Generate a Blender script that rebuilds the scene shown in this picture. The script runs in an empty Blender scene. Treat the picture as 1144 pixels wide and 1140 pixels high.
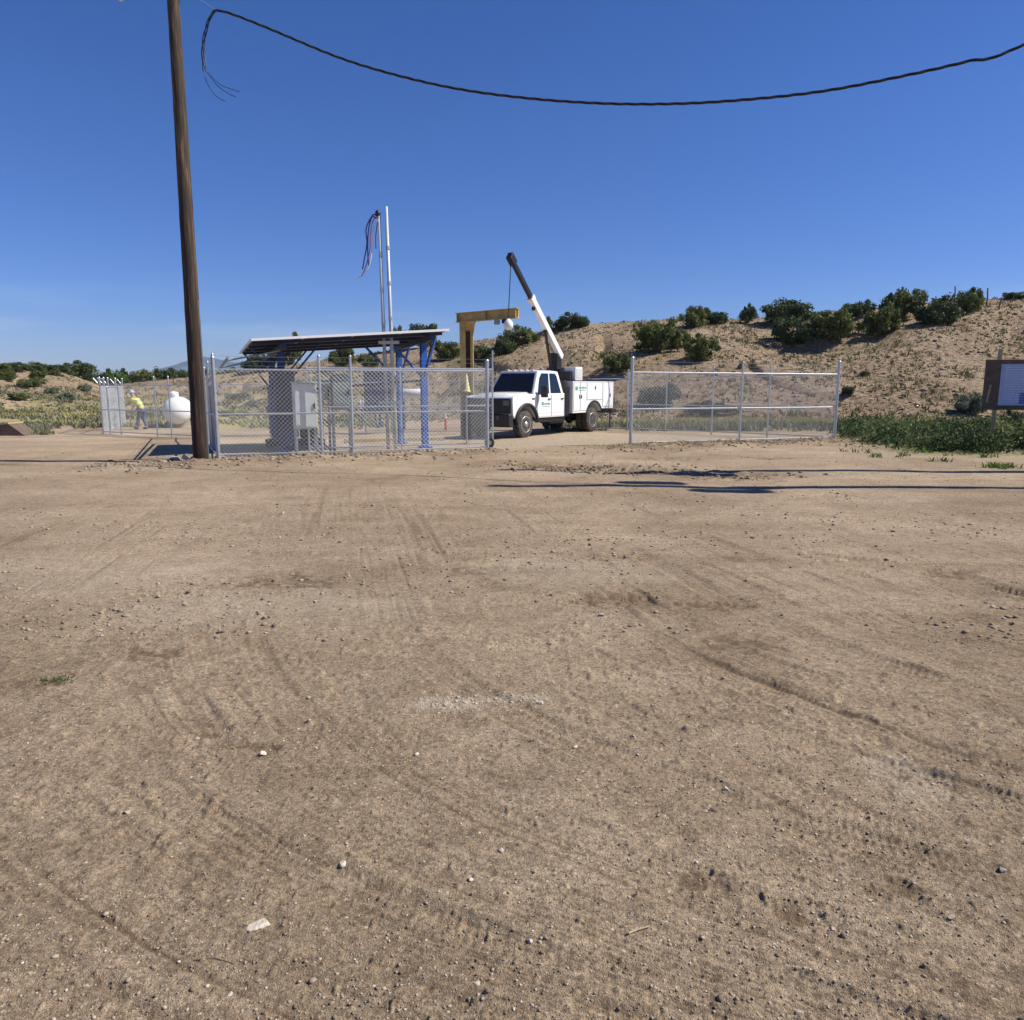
import bpy, math, random
import numpy as np
from mathutils import Vector, Matrix
random.seed(7); RNG = np.random.default_rng(7)
SC = bpy.context.scene; COL = SC.collection
PI = math.pi
# ------------------------------------------------------------------ camera model (photo 1144 x 1140)
F = 850.0; CX = 572.0; CY = 570.0; TH = math.atan(140/850); EYE = 1.65
ct, st = math.cos(TH), math.sin(TH)
def ray(px, py):
    u = (px-CX)/F; v = (CY-py)/F
    return Vector((u, ct+v*st, -st+v*ct))          # not normalised
def at(px, py, Y):
    r = ray(px, py); return Vector((r.x/r.y*Y, Y, EYE+r.z/r.y*Y))
def Tz(py):
    r = ray(CX, py); return r.z/r.y
# ------------------------------------------------------------------ numpy noise
_T = RNG.random((256, 256))
def vnoise(x, y, s=0):
    x = x+s*17.31; y = y+s*9.77
    xi = np.floor(x).astype(np.int64); yi = np.floor(y).astype(np.int64)
    fx = x-xi; fy = y-yi; fx = fx*fx*(3-2*fx); fy = fy*fy*(3-2*fy)
    a = _T[xi & 255, yi & 255]; b = _T[(xi+1) & 255, yi & 255]
    c = _T[xi & 255, (yi+1) & 255]; d = _T[(xi+1) & 255, (yi+1) & 255]
    return (a*(1-fx)+b*fx)*(1-fy)+(c*(1-fx)+d*fx)*fy-0.5
def sst(a, b, x):
    t = np.clip((x-a)/(b-a), 0, 1); return t*t*(3-2*t)
# ------------------------------------------------------------------ terrain
def kofpx(px): return (px-CX)/861.5
SKY = [(-900,400),(-300,404),(0,411),(60,412),(85,420),(112,431),(150,428),(240,420),(300,412),(350,403),(400,396),(450,390),(500,384),
       (580,373),(640,362),(700,359),(760,358),(830,357),(900,352),(960,346),(1040,338),(1144,331),(1300,325),(2000,320)]
SK = np.array([kofpx(a) for a, b in SKY]); ST = np.array([Tz(b) for a, b in SKY])
YC = [(-900,80),(0,85),(112,95),(300,95),(400,85),(600,74),(800,70),(1144,64),(2000,60)]
YK = np.array([kofpx(a) for a, b in YC]); YV = np.array([b for a, b in YC])
YF = [(-900,46),(0,52),(112,60),(300,52),(420,44),(600,40),(800,38),(1144,36),(2000,34)]
FK = np.array([kofpx(a) for a, b in YF]); FV = np.array([b for a, b in YF])
def H(x, y):
    x = np.asarray(x, float); y = np.asarray(y, float)
    ys = np.maximum(y, 5.0); k = x/ys
    T = np.interp(k, SK, ST); yc = np.interp(k, YK, YV); yf = np.interp(k, FK, FV)
    low = -0.36*sst(19, 30, y)*sst(3, -7, x)-0.10*sst(20, 30, y)*sst(-7, 3, x)*(1-sst(36, 44, y))
    zc = EYE+T*yc
    t = (y-yf)/(yc-yf)
    rise = np.where(t < 0.12, np.clip(t, 0, 1)**2/0.24, np.clip(t, 0, 1)-0.06)/0.94
    rise = np.where(t <= 0, 0, rise)
    z = low*(1-np.clip(rise, 0, 1))+zc*np.clip(rise, 0, 1)
    gul = np.abs(vnoise(x/5.5+vnoise(x/9, y/9, 6)*1.5, y/16, 5))*2; z = z-np.where(t > 0, np.clip(.30-gul, 0, 1)*2.0*np.clip(t*3, 0, 1)*np.clip((.92-t)*4, 0, 1), 0)
    z = z+np.where(t > 0, vnoise(x/7, y/7, 3)*0.9*np.clip(t*2, 0, 1)*np.clip((1-t)*3+.25, .25, 1), 0)
    back = np.maximum(y-yc, 0)
    z = z-np.minimum(back*0.05, 7)
    return z
def h1(x, y): return float(H(x, y))
def hit(px, py):
    r = ray(px, py); kx = r.x/r.y; kz = r.z/r.y
    Y = np.arange(1.2, 130, 0.05); z = EYE+kz*Y; g = H(kx*Y, Y)
    i = np.nonzero(z <= g)[0]
    if len(i) == 0:
        y = float(np.interp(kx, YK, YV)); return Vector((kx*y, y, h1(kx*y, y)))
    j = i[0]; y = float(Y[j])
    if j > 0:
        a, b = z[j-1]-g[j-1], z[j]-g[j]; y = float(Y[j-1]+(Y[j]-Y[j-1])*a/(a-b))
    return Vector((kx*y, y, h1(kx*y, y)))
# fence line corners
A = Vector((-6.55, 16.95)); B = Vector((-0.62, 19.2)); C_ = Vector((3.22, 20.7)); D = Vector((9.85, 23.3))
def frontdist(x, y):                                   # signed distance behind the front fence line
    ux, uy = 0.93, 0.367
    return (x-A.x)*(-uy)+(y-A.y)*ux
TRACKS = [  # tyre tracks: (points, width, depth, tread pitch)
 ([(0.2,9.0),(0.75,7.2),(1.15,5.6),(1.45,4.2),(1.72,3.0),(1.85,2.0),(1.9,1.2)],0.20,0.013,0.030),
 ([(1.3,9.5),(1.9,7.5),(2.25,6.0),(2.6,4.4),(2.8,3.0)],0.20,0.012,0.034),
 ([(3.0,7.35),(3.5,6.95),(3.9,6.1),(4.6,5.2)],0.22,0.045,0.05),
 ([(2.3,5.35),(3.0,5.25),(3.6,5.0),(4.4,4.7)],0.10,0.024,0.045),
 ([(-1.9,3.4),(-1.45,2.75),(-1.1,2.2),(-0.8,1.6)],0.22,0.010,0.03),
 ([(-0.2,4.2),(0.25,3.3),(0.55,2.6),(0.75,1.8)],0.20,0.010,0.03),
 ([(-9,14.6),(-4,13.9),(1,13.4),(6,13.1),(11,12.9)],0.25,0.02,0.06),
 ([(-8,9.4),(-2,9.2),(4,8.6),(9,8.3)],0.22,0.012,0.06),
 ([(1.0,15.8),(2.2,15.2),(4.0,14.5),(6.2,14.0)],0.30,0.05,0.06),
 ([(-2.6,6.4),(-1.6,4.5),(-0.9,3.2),(-0.5,2.2)],0.18,0.008,0.03),
]
def stream(x, y, n=26, st=.22, kk=0):
    P = [(x, y)]
    for i in range(n):
        a = -math.radians(min(76, 25+14*max(0, y-1.7)+kk)); x += st*math.cos(a); y += st*math.sin(a); P.append((x, y))
        if y < .9: break
    return P
_tr = random.Random(12)
for (x0, y0, w0) in [(-2.9,3.1,.22),(-2.4,3.9,.20),(-1.7,3.75,.18),(-.9,3.9,.22),(-.75,4.9,.20),(-.1,5.6,.22),(.25,5.0,.16),(.45,6.6,.22),(.9,6.0,.2),(1.2,7.6,.22),(1.7,7.0,.2),(2.1,8.2,.22),(2.7,7.8,.2),(3.3,9.0,.22),(.1,3.4,.16),(-1.9,2.9,.16)]:
    TRACKS.append((stream(x0, y0, kk=_tr.uniform(-5, 7)), w0, _tr.uniform(.018, .032), _tr.uniform(.028, .045)))
for (x0, y0, x1, y1) in [(-9,7.6,8,6.4),(-8,11.2,9,10.6),(-7,6.1,3,5.6),(-10,12.8,10,12.2),(-3,10.4,9,8.8)]:
    TRACKS.append(([(x0,y0),((x0+x1)/2,(y0+y1)/2+_tr.uniform(-.3,.3)),(x1,y1)], .24, .030, .05))
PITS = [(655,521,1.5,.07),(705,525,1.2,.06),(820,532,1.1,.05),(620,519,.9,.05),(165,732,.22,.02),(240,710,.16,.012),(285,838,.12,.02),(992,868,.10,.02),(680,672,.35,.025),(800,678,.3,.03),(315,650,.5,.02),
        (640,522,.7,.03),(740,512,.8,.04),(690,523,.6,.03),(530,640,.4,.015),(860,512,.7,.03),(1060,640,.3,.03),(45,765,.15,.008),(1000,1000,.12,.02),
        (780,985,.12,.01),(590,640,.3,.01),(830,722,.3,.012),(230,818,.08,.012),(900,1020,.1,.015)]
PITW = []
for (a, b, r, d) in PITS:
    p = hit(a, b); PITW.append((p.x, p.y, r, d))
def seg_dist(x, y, P):
    best = np.full(x.shape, 1e9); al = np.zeros(x.shape); acc = 0
    for (x0, y0), (x1, y1) in zip(P[:-1], P[1:]):
        dx, dy = x1-x0, y1-y0; L = math.hypot(dx, dy)
        t = np.clip(((x-x0)*dx+(y-y0)*dy)/L/L, 0, 1)
        d = np.hypot(x-x0-t*dx, y-y0-t*dy); m = d < best
        sg = np.sign((x-x0)*dy-(y-y0)*dx)
        best = np.where(m, d, best); al = np.where(m, (acc+t*L)+0.35*d, al); acc += L
    return best, al
_fy = np.linspace(.2, 60, 4000); _fs = np.concatenate([[0], np.cumsum((1/np.tan(np.radians(np.minimum(78, 25+14*np.maximum(0, _fy[1:]-1.7)))))*np.diff(_fy))])
def flow(x, y): return x+np.interp(y, _fy, _fs)
def micro(x, y, zone=False):
    """small relief of the bare dirt; returns height and a mask of darker soil"""
    x = np.atleast_1d(x).ravel(); y = np.atleast_1d(y).ravel(); r = np.hypot(x, y); near = 1-sst(26, 40, y)
    x = np.atleast_1d(x).ravel(); y = np.atleast_1d(y).ravel()
    z = vnoise(x/2.3, y/2.3, 1)*0.035+vnoise(x/.62, y/.62, 2)*0.018
    z = z+vnoise(x/.21, y/.21, 4)*0.010*(1-.5*sst(8, 20, r))
    fine = 1-sst(7, 16, r)
    z = z+(vnoise(x/.083, y/.083, 5)*.0075+vnoise(x/.035, y/.035, 6)*.0052+vnoise(x/.016, y/.016, 8)*.0032*(1-sst(3.5, 7, r)))*fine
    # crumbly patches
    cr = sst(.02, .3, vnoise(x/1.1, y/1.1, 11)+vnoise(x/.4, y/.4, 12)*.4)
    cl = np.clip(vnoise(x/.05, y/.05, 13)-.16, 0, 1)
    z = z+cl*0.045*cr*fine
    cl2 = np.clip(vnoise(x/.11, y/.11, 17)-.25, 0, 1); z = z+cl2*.02*(1-sst(9, 18, r)); cl3 = np.clip(vnoise(x/.028, y/.028, 18)-.30, 0, 1); z = z+cl3*.05*(1-sst(3.5, 7, r))
    # long faint drag marks, running away to the upper left
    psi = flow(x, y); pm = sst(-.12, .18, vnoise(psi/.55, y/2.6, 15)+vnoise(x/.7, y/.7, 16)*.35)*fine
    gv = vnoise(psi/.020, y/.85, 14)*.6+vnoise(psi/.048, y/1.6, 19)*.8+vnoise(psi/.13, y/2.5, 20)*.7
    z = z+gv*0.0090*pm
    mask = np.clip(-gv*1.7-.24, 0, .72)*pm; X_, Y_ = x, y; z = np.array(z)  # mask: darker colour in the groove lows, then in tracks and pits
    for ti, (P, w, dp, tp) in enumerate(TRACKS):
        if ti not in (2, 3, 8): dp = dp*.42
        PX = [p[0] for p in P]; PY = [p[1] for p in P]
        sel = np.nonzero((X_ > min(PX)-.3) & (X_ < max(PX)+.3) & (Y_ > min(PY)-.3) & (Y_ < max(PY)+.3))[0]
        if len(sel) == 0: continue
        x = X_[sel]; y = Y_[sel]
        d, al = seg_dist(x, y, P)
        d = d+vnoise(x/.5, y/.5, 21)*.04
        m = 1-sst(w*.42, w*.62, d)
        br = .15+1.5*np.clip(vnoise(x/.8, y/.8, 22+ti)+.22+vnoise(x/.2, y/.2, 24)*.5, 0, 1)
        rib = np.abs(np.sin(d/w*2*PI*1.9))
        tread = (np.sin(al/tp*2*PI)*.5+.5)*.45+rib*.75
        dz = -dp*m*br*(.35+.65*tread)
        dz = dz+dp*.7*br*np.exp(-((d-w*.66)/(w*.16))**2)*(.7+.6*np.clip(vnoise(x/.06, y/.06, 23)+.5, 0, 1))
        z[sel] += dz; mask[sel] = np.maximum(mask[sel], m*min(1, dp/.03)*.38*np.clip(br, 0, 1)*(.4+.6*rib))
    x, y = X_, Y_
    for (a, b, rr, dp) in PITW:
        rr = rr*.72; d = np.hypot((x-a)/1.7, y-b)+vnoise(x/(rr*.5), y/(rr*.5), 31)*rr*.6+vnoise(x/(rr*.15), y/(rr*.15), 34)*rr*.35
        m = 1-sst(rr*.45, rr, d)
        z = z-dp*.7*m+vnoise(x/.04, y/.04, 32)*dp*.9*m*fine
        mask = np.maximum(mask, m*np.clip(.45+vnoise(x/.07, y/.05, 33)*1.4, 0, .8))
    # loose soil berm along the foot of the front fence
    fd = frontdist(x, y)
    bm = np.exp(-((fd+.75)/.75)**2)*sst(-9.5, -6.5, x)*(1-sst(10, 12, x))
    gap = 1-.8*sst(-.6, .2, x)*(1-sst(2.2, 3.2, x))
    z = z+bm*gap*(0.05+.13*np.clip(vnoise(x/.45, y/.35, 41)+.15, 0, 1)+.05*np.clip(vnoise(x/.16, y/.14, 42), 0, 1))
    mask = np.maximum(mask, bm*gap*np.clip(vnoise(x/.6, y/.4, 43)*1.6+.35, 0, 1)*.8)
    return z*near, mask
def G(x, y):
    x = np.asarray(x, float); y = np.asarray(y, float)
    return H(x, y)+micro(np.atleast_1d(x), np.atleast_1d(y))[0].reshape(x.shape)
def g1(x, y): return float(G(np.array([x]), np.array([y]))[0])
# ------------------------------------------------------------------ materials
def nd(nt, t, **kw):
    n = nt.nodes.new(t)
    for k, v in kw.items(): setattr(n, k, v)
    return n
def mat(name, col, rough=.6, metal=0, var=.12, scale=4.0, bump=0.0, bscale=40, dirt=None, dirt_amt=.3, coat=0, alpha=None, trans=0):
    m = bpy.data.materials.new(name); m.use_nodes = True; nt = m.node_tree
    b = nt.nodes['Principled BSDF']; b.inputs['Roughness'].default_value = rough; b.inputs['Metallic'].default_value = metal
    tc = nd(nt, 'ShaderNodeTexCoord'); no = nd(nt, 'ShaderNodeTexNoise'); no.inputs['Scale'].default_value = scale; no.inputs['Detail'].default_value = 6
    nt.links.new(tc.outputs['Object'], no.inputs['Vector'])
    rp = nd(nt, 'ShaderNodeValToRGB'); rp.color_ramp.elements[0].position = .3; rp.color_ramp.elements[1].position = .7
    lo = [c*(1-var) for c in col]; hi = [min(1, c*(1+var)) for c in col]
    rp.color_ramp.elements[0].color = (*lo, 1); rp.color_ramp.elements[1].color = (*hi, 1)
    nt.links.new(no.outputs['Fac'], rp.inputs['Fac']); out = rp.outputs['Color']
    if dirt:
        n2 = nd(nt, 'ShaderNodeTexNoise'); n2.inputs['Scale'].default_value = scale*1.7; n2.inputs['Detail'].default_value = 9; n2.inputs['Roughness'].default_value = .7
        nt.links.new(tc.outputs['Object'], n2.inputs['Vector'])
        mr = nd(nt, 'ShaderNodeMapRange'); mr.inputs[1].default_value = .45; mr.inputs[2].default_value = .75; mr.inputs[4].default_value = dirt_amt
        nt.links.new(n2.outputs['Fac'], mr.inputs[0])
        mx = nd(nt, 'ShaderNodeMix', data_type='RGBA'); nt.links.new(mr.outputs[0], mx.inputs[0]); nt.links.new(out, mx.inputs[6]); mx.inputs[7].default_value = (*dirt, 1)
        out = mx.outputs[2]
    nt.links.new(out, b.inputs['Base Color'])
    if bump:
        n3 = nd(nt, 'ShaderNodeTexNoise'); n3.inputs['Scale'].default_value = bscale; n3.inputs['Detail'].default_value = 5
        nt.links.new(tc.outputs['Object'], n3.inputs['Vector'])
        bp = nd(nt, 'ShaderNodeBump'); bp.inputs['Strength'].default_value = bump; bp.inputs['Distance'].default_value = .02
        nt.links.new(n3.outputs['Fac'], bp.inputs['Height']); nt.links.new(bp.outputs[0], b.inputs['Normal'])
    if coat: b.inputs['Coat Weight'].default_value = coat; b.inputs['Coat Roughness'].default_value = .08
    return m
def leafmat(name, c0, c1, c2, scale=1.2, transl=.25):
    m = bpy.data.materials.new(name); m.use_nodes = True; nt = m.node_tree
    b = nt.nodes['Principled BSDF']; b.inputs['Roughness'].default_value = .7; b.inputs['Specular IOR Level'].default_value = .25
    at_ = nd(nt, 'ShaderNodeAttribute', attribute_name='tone')
    rp = nd(nt, 'ShaderNodeValToRGB'); e = rp.color_ramp.elements; e[0].color = (*c0, 1); e[1].color = (*c2, 1); e.new(.5).color = (*c1, 1)
    nt.links.new(at_.outputs['Fac'], rp.inputs['Fac']); nt.links.new(rp.outputs['Color'], b.inputs['Base Color'])
    tr = nd(nt, 'ShaderNodeBsdfTranslucent'); nt.links.new(rp.outputs['Color'], tr.inputs['Color'])
    mx = nd(nt, 'ShaderNodeMixShader'); mx.inputs[0].default_value = transl
    nt.links.new(b.outputs[0], mx.inputs[1]); nt.links.new(tr.outputs[0], mx.inputs[2])
    nt.links.new(mx.outputs[0], nt.nodes['Material Output'].inputs[0])
    return m
M = {}
M['galv'] = mat('galvanised_steel', (.50,.53,.56), .42, .75, .10, 9)
M['galv_mesh'] = mat('galvanised_wire', (.54,.56,.57), .5, .2, .08, 3)
M['mast'] = mat('mast_steel', (.44,.48,.50), .5, .15, .08, 4)
M['galv_old'] = mat('weathered_steel', (.34,.36,.38), .55, .6, .15, 9)
M['white'] = mat('white_paint', (.80,.81,.81), .32, 0, .03, 2, dirt=(.62,.55,.45), dirt_amt=.18, coat=.5)
M['white2'] = mat('white_tank_paint', (.78,.79,.78), .45, 0, .03, 2, dirt=(.6,.55,.48), dirt_amt=.15)
M['black'] = mat('black_plastic', (.016,.016,.019), .5, 0, .2, 5, dirt=(.10,.085,.07), dirt_amt=.12)
M['blackmetal'] = mat('black_painted_steel', (.018,.018,.02), .4, .2, .2, 6)
M['rubber'] = mat('tyre_rubber', (.030,.029,.028), .85, 0, .2, 8, .4, 60, dirt=(.22,.18,.14), dirt_amt=.7)
M['rim'] = mat('steel_rim', (.52,.51,.50), .38, .7, .12, 6, dirt=(.3,.26,.2), dirt_amt=.4)
M['chrome'] = mat('chrome', (.6,.6,.62), .15, 1, .03, 3)
M['glass'] = mat('tinted_glass', (.012,.016,.020), .06, 0, .05, 2)
M['lens'] = mat('headlight_lens', (.12,.125,.14), .12, .3, .1, 9)
M['amber'] = mat('amber_lens', (.8,.42,.12), .3, 0, .05, 3)
M['red'] = mat('red_lens', (.45,.03,.02), .3, 0, .05, 3)
M['blue'] = mat('blue_paint', (.022,.105,.42), .4, .0, .14, 3, dirt=(.05,.10,.24), dirt_amt=.3)
M['navy'] = mat('navy_paint', (.012,.022,.075), .5, .0, .2, 4, dirt=(.03,.04,.08), dirt_amt=.3)
M['navy2'] = mat('dark_blue_paint', (.02,.05,.20), .45, 0, .15, 3)
M['grey'] = mat('light_grey_enclosure', (.60,.64,.61), .45, .1, .04, 3, dirt=(.36,.36,.33), dirt_amt=.25)
M['greygreen'] = mat('grey_green_enclosure', (.23,.29,.28), .5, .1, .06, 3, dirt=(.2,.2,.18), dirt_amt=.3)
M['yellow'] = mat('faded_yellow_paint', (.50,.35,.12), .6, .1, .16, 3, dirt=(.20,.12,.05), dirt_amt=.6)
M['yellow2'] = mat('bright_yellow', (.70,.63,.30), .5, 0, .05, 3)
M['panel'] = mat('solar_panel_back', (.05,.055,.065), .5, 0, .12, 4)
M['panelglass'] = mat('solar_glass', (.02,.025,.05), .12, .1, .1, 4)
M['alu'] = mat('aluminium', (.72,.73,.74), .35, .8, .04, 4)
M['cable'] = mat('cable_black', (.015,.015,.018), .5, 0, .2, 9)
M['cable_grey'] = mat('cable_aluminium', (.30,.31,.33), .4, .6, .2, 9)
M['wire_blue'] = mat('wire_blue', (.02,.03,.16), .5); M['wire_red'] = mat('wire_red', (.45,.05,.05), .5); M['wire_white'] = mat('wire_white', (.7,.7,.68), .5)
M['porcelain'] = mat('porcelain', (.75,.76,.74), .25)
M['bark'] = mat('bark', (.12,.085,.06), .95, 0, .3, 12, .8, 25)
M['lumber'] = mat('weathered_lumber', (.36,.30,.20), .85, 0, .2, 8, .4, 40)
M['darkwood'] = mat('dark_wood', (.12,.088,.06), .8, 0, .3, 8, .5, 30)
M['stone'] = mat('field_stone', (.38,.32,.27), .9, 0, .25, 9, .6, 30)
M['palestone'] = mat('pale_stone', (.50,.44,.36), .85, 0, .14, 20, .5, 60)
M['concrete'] = mat('concrete', (.46,.43,.38), .85, 0, .12, 4, .4, 40)
M['hivis'] = mat('hi_vis_fabric', (.62,.80,.12), .75, 0, .06, 8); M['jeans'] = mat('denim', (.045,.075,.16), .85, 0, .2, 12)
M['skin'] = mat('skin', (.42,.24,.16), .6, 0, .06, 8); M['hat'] = mat('hard_hat', (.30,.33,.38), .35, 0, .05, 4); M['boot'] = mat('boot_leather', (.06,.04,.03), .7)
M['shirt'] = mat('grey_shirt', (.25,.26,.28), .8, 0, .1, 8)
M['weedgreen'] = leafmat('weed_leaves', (.022,.042,.014), (.055,.090,.030), (.17,.20,.08), transl=.25)
M['juniper'] = leafmat('juniper_foliage', (.050,.066,.022), (.115,.145,.042), (.22,.24,.09), transl=.25)
M['juniper2'] = leafmat('dark_juniper_foliage', (.030,.048,.020), (.068,.096,.038), (.135,.16,.07), transl=.2)
M['sage'] = leafmat('sage_foliage', (.09,.11,.075), (.16,.19,.13), (.25,.27,.19), transl=.15)
M['olive'] = leafmat('olive_foliage', (.055,.070,.018), (.10,.12,.035), (.17,.18,.07), transl=.2)
M['brightgreen'] = leafmat('bright_foliage', (.05,.09,.015), (.10,.17,.03), (.17,.25,.06), transl=.3)
M['drygrass'] = leafmat('dry_grass_blades', (.17,.125,.07), (.30,.24,.14), (.42,.35,.21), transl=.2)
M['yellowgrass'] = leafmat('yellow_grass_blades', (.20,.20,.05), (.36,.34,.10), (.50,.46,.17), transl=.3)
M['greygrass'] = leafmat('grey_green_grass', (.10,.115,.06), (.19,.195,.115), (.32,.30,.19), transl=.2)
def pole_mat():
    m = bpy.data.materials.new('creosoted_pole_wood'); m.use_nodes = True; nt = m.node_tree; b = nt.nodes['Principled BSDF']
    b.inputs['Roughness'].default_value = .85
    tc = nd(nt, 'ShaderNodeTexCoord'); mp = nd(nt, 'ShaderNodeMapping'); mp.inputs['Scale'].default_value = (26, 26, .9)
    nt.links.new(tc.outputs['Object'], mp.inputs[0])
    n = nd(nt, 'ShaderNodeTexNoise'); n.inputs['Scale'].default_value = 1; n.inputs['Detail'].default_value = 9; n.inputs['Roughness'].default_value = .65
    nt.links.new(mp.outputs[0], n.inputs['Vector'])
    rp = nd(nt, 'ShaderNodeValToRGB'); e = rp.color_ramp.elements
    e[0].position = .30; e[0].color = (.012,.008,.006, 1); e[1].position = .72; e[1].color = (.19,.135,.085, 1); e.new(.52).color = (.034,.024,.017, 1)
    nt.links.new(n.outputs['Fac'], rp.inputs['Fac'])
    # lower part darker with creosote, upper part weathered paler (a property of the wood, by height)
    sp = nd(nt, 'ShaderNodeSeparateXYZ'); nt.links.new(tc.outputs['Object'], sp.inputs[0])
    mr = nd(nt, 'ShaderNodeMapRange'); mr.inputs[1].default_value = 2.5; mr.inputs[2].default_value = 8; nt.links.new(sp.outputs['Z'], mr.inputs[0])
    mx = nd(nt, 'ShaderNodeMix', data_type='RGBA', blend_type='MULTIPLY'); mx.inputs[0].default_value = 1
    r2 = nd(nt, 'ShaderNodeValToRGB'); r2.color_ramp.elements[0].color = (.80,.66,.56, 1); r2.color_ramp.elements[1].color = (1.35,1.3,1.2, 1)
    nt.links.new(mr.outputs[0], r2.inputs[0]); nt.links.new(rp.outputs[0], mx.inputs[6]); nt.links.new(r2.outputs[0], mx.inputs[7])
    nt.links.new(mx.outputs[2], b.inputs['Base Color'])
    bp = nd(nt, 'ShaderNodeBump'); bp.inputs['Strength'].default_value = .8; bp.inputs['Distance'].default_value = .02
    nt.links.new(n.outputs['Fac'], bp.inputs['Height']); nt.links.new(bp.outputs[0], b.inputs['Normal'])
    return m
M['pole'] = pole_mat()
def ground_mat():
    m = bpy.data.materials.new('dirt_and_hills'); m.use_nodes = True; nt = m.node_tree; b = nt.nodes['Principled BSDF']
    b.inputs['Roughness'].default_value = .95; b.inputs['Specular IOR Level'].default_value = .15
    L = nt.links.new
    geo = nd(nt, 'ShaderNodeNewGeometry')
    def noise(s, det=5, rough=.6, vec=None):
        n = nd(nt, 'ShaderNodeTexNoise'); n.inputs['Scale'].default_value = s; n.inputs['Detail'].default_value = det; n.inputs['Roughness'].default_value = rough
        L(vec or geo.outputs['Position'], n.inputs['Vector']); return n.outputs['Fac']
    def ramp(f, stops):
        r = nd(nt, 'ShaderNodeValToRGB'); e = r.color_ramp.elements
        e[0].position, e[0].color = stops[0][0], (*stops[0][1], 1); e[1].position, e[1].color = stops[-1][0], (*stops[-1][1], 1)
        for p, c in stops[1:-1]: e.new(p).color = (*c, 1)
        L(f, r.inputs[0]); return r.outputs[0]
    def mix(f, a, c, bt='MIX'):
        x = nd(nt, 'ShaderNodeMix', data_type='RGBA', blend_type=bt)
        if isinstance(f, (int, float)): x.inputs[0].default_value = f
        else: L(f, x.inputs[0])
        for s, v in ((6, a), (7, c)):
            if isinstance(v, tuple): x.inputs[s].default_value = (*v, 1)
            else: L(v, x.inputs[s])
        return x.outputs[2]
    def mr(f, a, c, d=0, e=1):
        x = nd(nt, 'ShaderNodeMapRange'); L(f, x.inputs[0])
        for i, v in enumerate((a, c, d, e)): x.inputs[i+1].default_value = v
        return x.outputs[0]
    base = ramp(noise(.55, 6, .6), [(.32,(.250,.202,.150)),(.50,(.298,.244,.184)),(.68,(.350,.293,.226))])
    # stretched in one world direction: graded / dragged surface
    mp = nd(nt, 'ShaderNodeMapping'); mp.inputs['Rotation'].default_value = (0, 0, math.radians(12)); mp.inputs['Scale'].default_value = (.35, 2.2, 1); L(geo.outputs['Position'], mp.inputs[0])
    base = mix(mr(noise(1.1, 7, .65, mp.outputs[0]), .42, .68, 0, .55), base, (.385,.325,.255))
    base = mix(mr(noise(2.6, 6, .7), .50, .72, 0, .5), base, (.165,.125,.088))
    # grains
    gr = ramp(noise(55, 4, .75), [(.30,(.42,.40,.38)),(.5,(1,1,1)),(.70,(1.55,1.54,1.52))])
    base = mix(.9, base, gr, 'MULTIPLY'); gr2 = ramp(noise(17, 7, .8), [(.34,(.60,.58,.56)),(.5,(1,1,1)),(.68,(1.28,1.27,1.26))]); base = mix(.8, base, gr2, 'MULTIPLY')
    vo = nd(nt, 'ShaderNodeTexVoronoi'); vo.inputs['Scale'].default_value = 42; vo.inputs['Randomness'].default_value = 1; L(geo.outputs['Position'], vo.inputs['Vector'])
    sv = nd(nt, 'ShaderNodeSeparateColor'); L(vo.outputs['Color'], sv.inputs[0])
    m1 = nd(nt, 'ShaderNodeMath', operation='MULTIPLY'); L(mr(sv.outputs[0], .90, .92), m1.inputs[0]); L(mr(vo.outputs['Distance'], .28, .22), m1.inputs[1])
    base = mix(m1.outputs[0], base, (.55,.50,.43))
    m2 = nd(nt, 'ShaderNodeMath', operation='MULTIPLY'); L(mr(sv.outputs[1], .90, .92), m2.inputs[0]); L(mr(vo.outputs['Distance'], .30, .22), m2.inputs[1])
    base = mix(m2.outputs[0], base, (.10,.08,.062))
    g3 = ramp(noise(170, 3, .7), [(.32,(.55,.53,.50)),(.5,(1,1,1)),(.68,(1.36,1.35,1.33))]); base = mix(.85, base, g3, 'MULTIPLY')
    base = mix(1, base, ramp(noise(.34, 5, .65), [(.36,(.80,.78,.75)),(.52,(1.02,1.02,1.03)),(.66,(1.13,1.13,1.13))]), 'MULTIPLY')
    # zones: R hill, G green cover, B darker soil in grooves, tracks, pits and berm ; zone2: R compound gravel, G yellow grass, B pale patches
    z1 = nd(nt, 'ShaderNodeAttribute', attribute_name='zone'); s1 = nd(nt, 'ShaderNodeSeparateColor'); L(z1.outputs['Color'], s1.inputs[0])
    z2 = nd(nt, 'ShaderNodeAttribute', attribute_name='zone2'); s2 = nd(nt, 'ShaderNodeSeparateColor'); L(z2.outputs['Color'], s2.inputs[0])
    # thin dark streaks and pale wind-polished streaks of the graded surface
    mp2 = nd(nt, 'ShaderNodeMapping'); mp2.inputs['Rotation'].default_value = (0, 0, math.radians(-58)); mp2.inputs['Scale'].default_value = (.9, 9, 1); L(geo.outputs['Position'], mp2.inputs[0])
    base = mix(mr(noise(1.3, 5, .75, mp2.outputs[0]), .54, .70, 0, .45), base, (.175,.14,.10))
    base = mix(mr(noise(7.5, 5, .8), .56, .70, 0, .6), base, (.42,.37,.30))
    base = mix(mr(noise(5.1, 6, .82), .57, .68, 0, .7), base, (.13,.10,.075))
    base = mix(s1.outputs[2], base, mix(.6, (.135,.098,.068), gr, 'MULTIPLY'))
    base = mix(s2.outputs[0], base, mix(1, ramp(noise(9, 8, .8), [(.35,(.24,.20,.155)),(.6,(.40,.35,.285))]), gr, 'MULTIPLY'))
    base = mix(s2.outputs[2], base, mix(.7, (.44,.40,.345), gr, 'MULTIPLY'))
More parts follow.
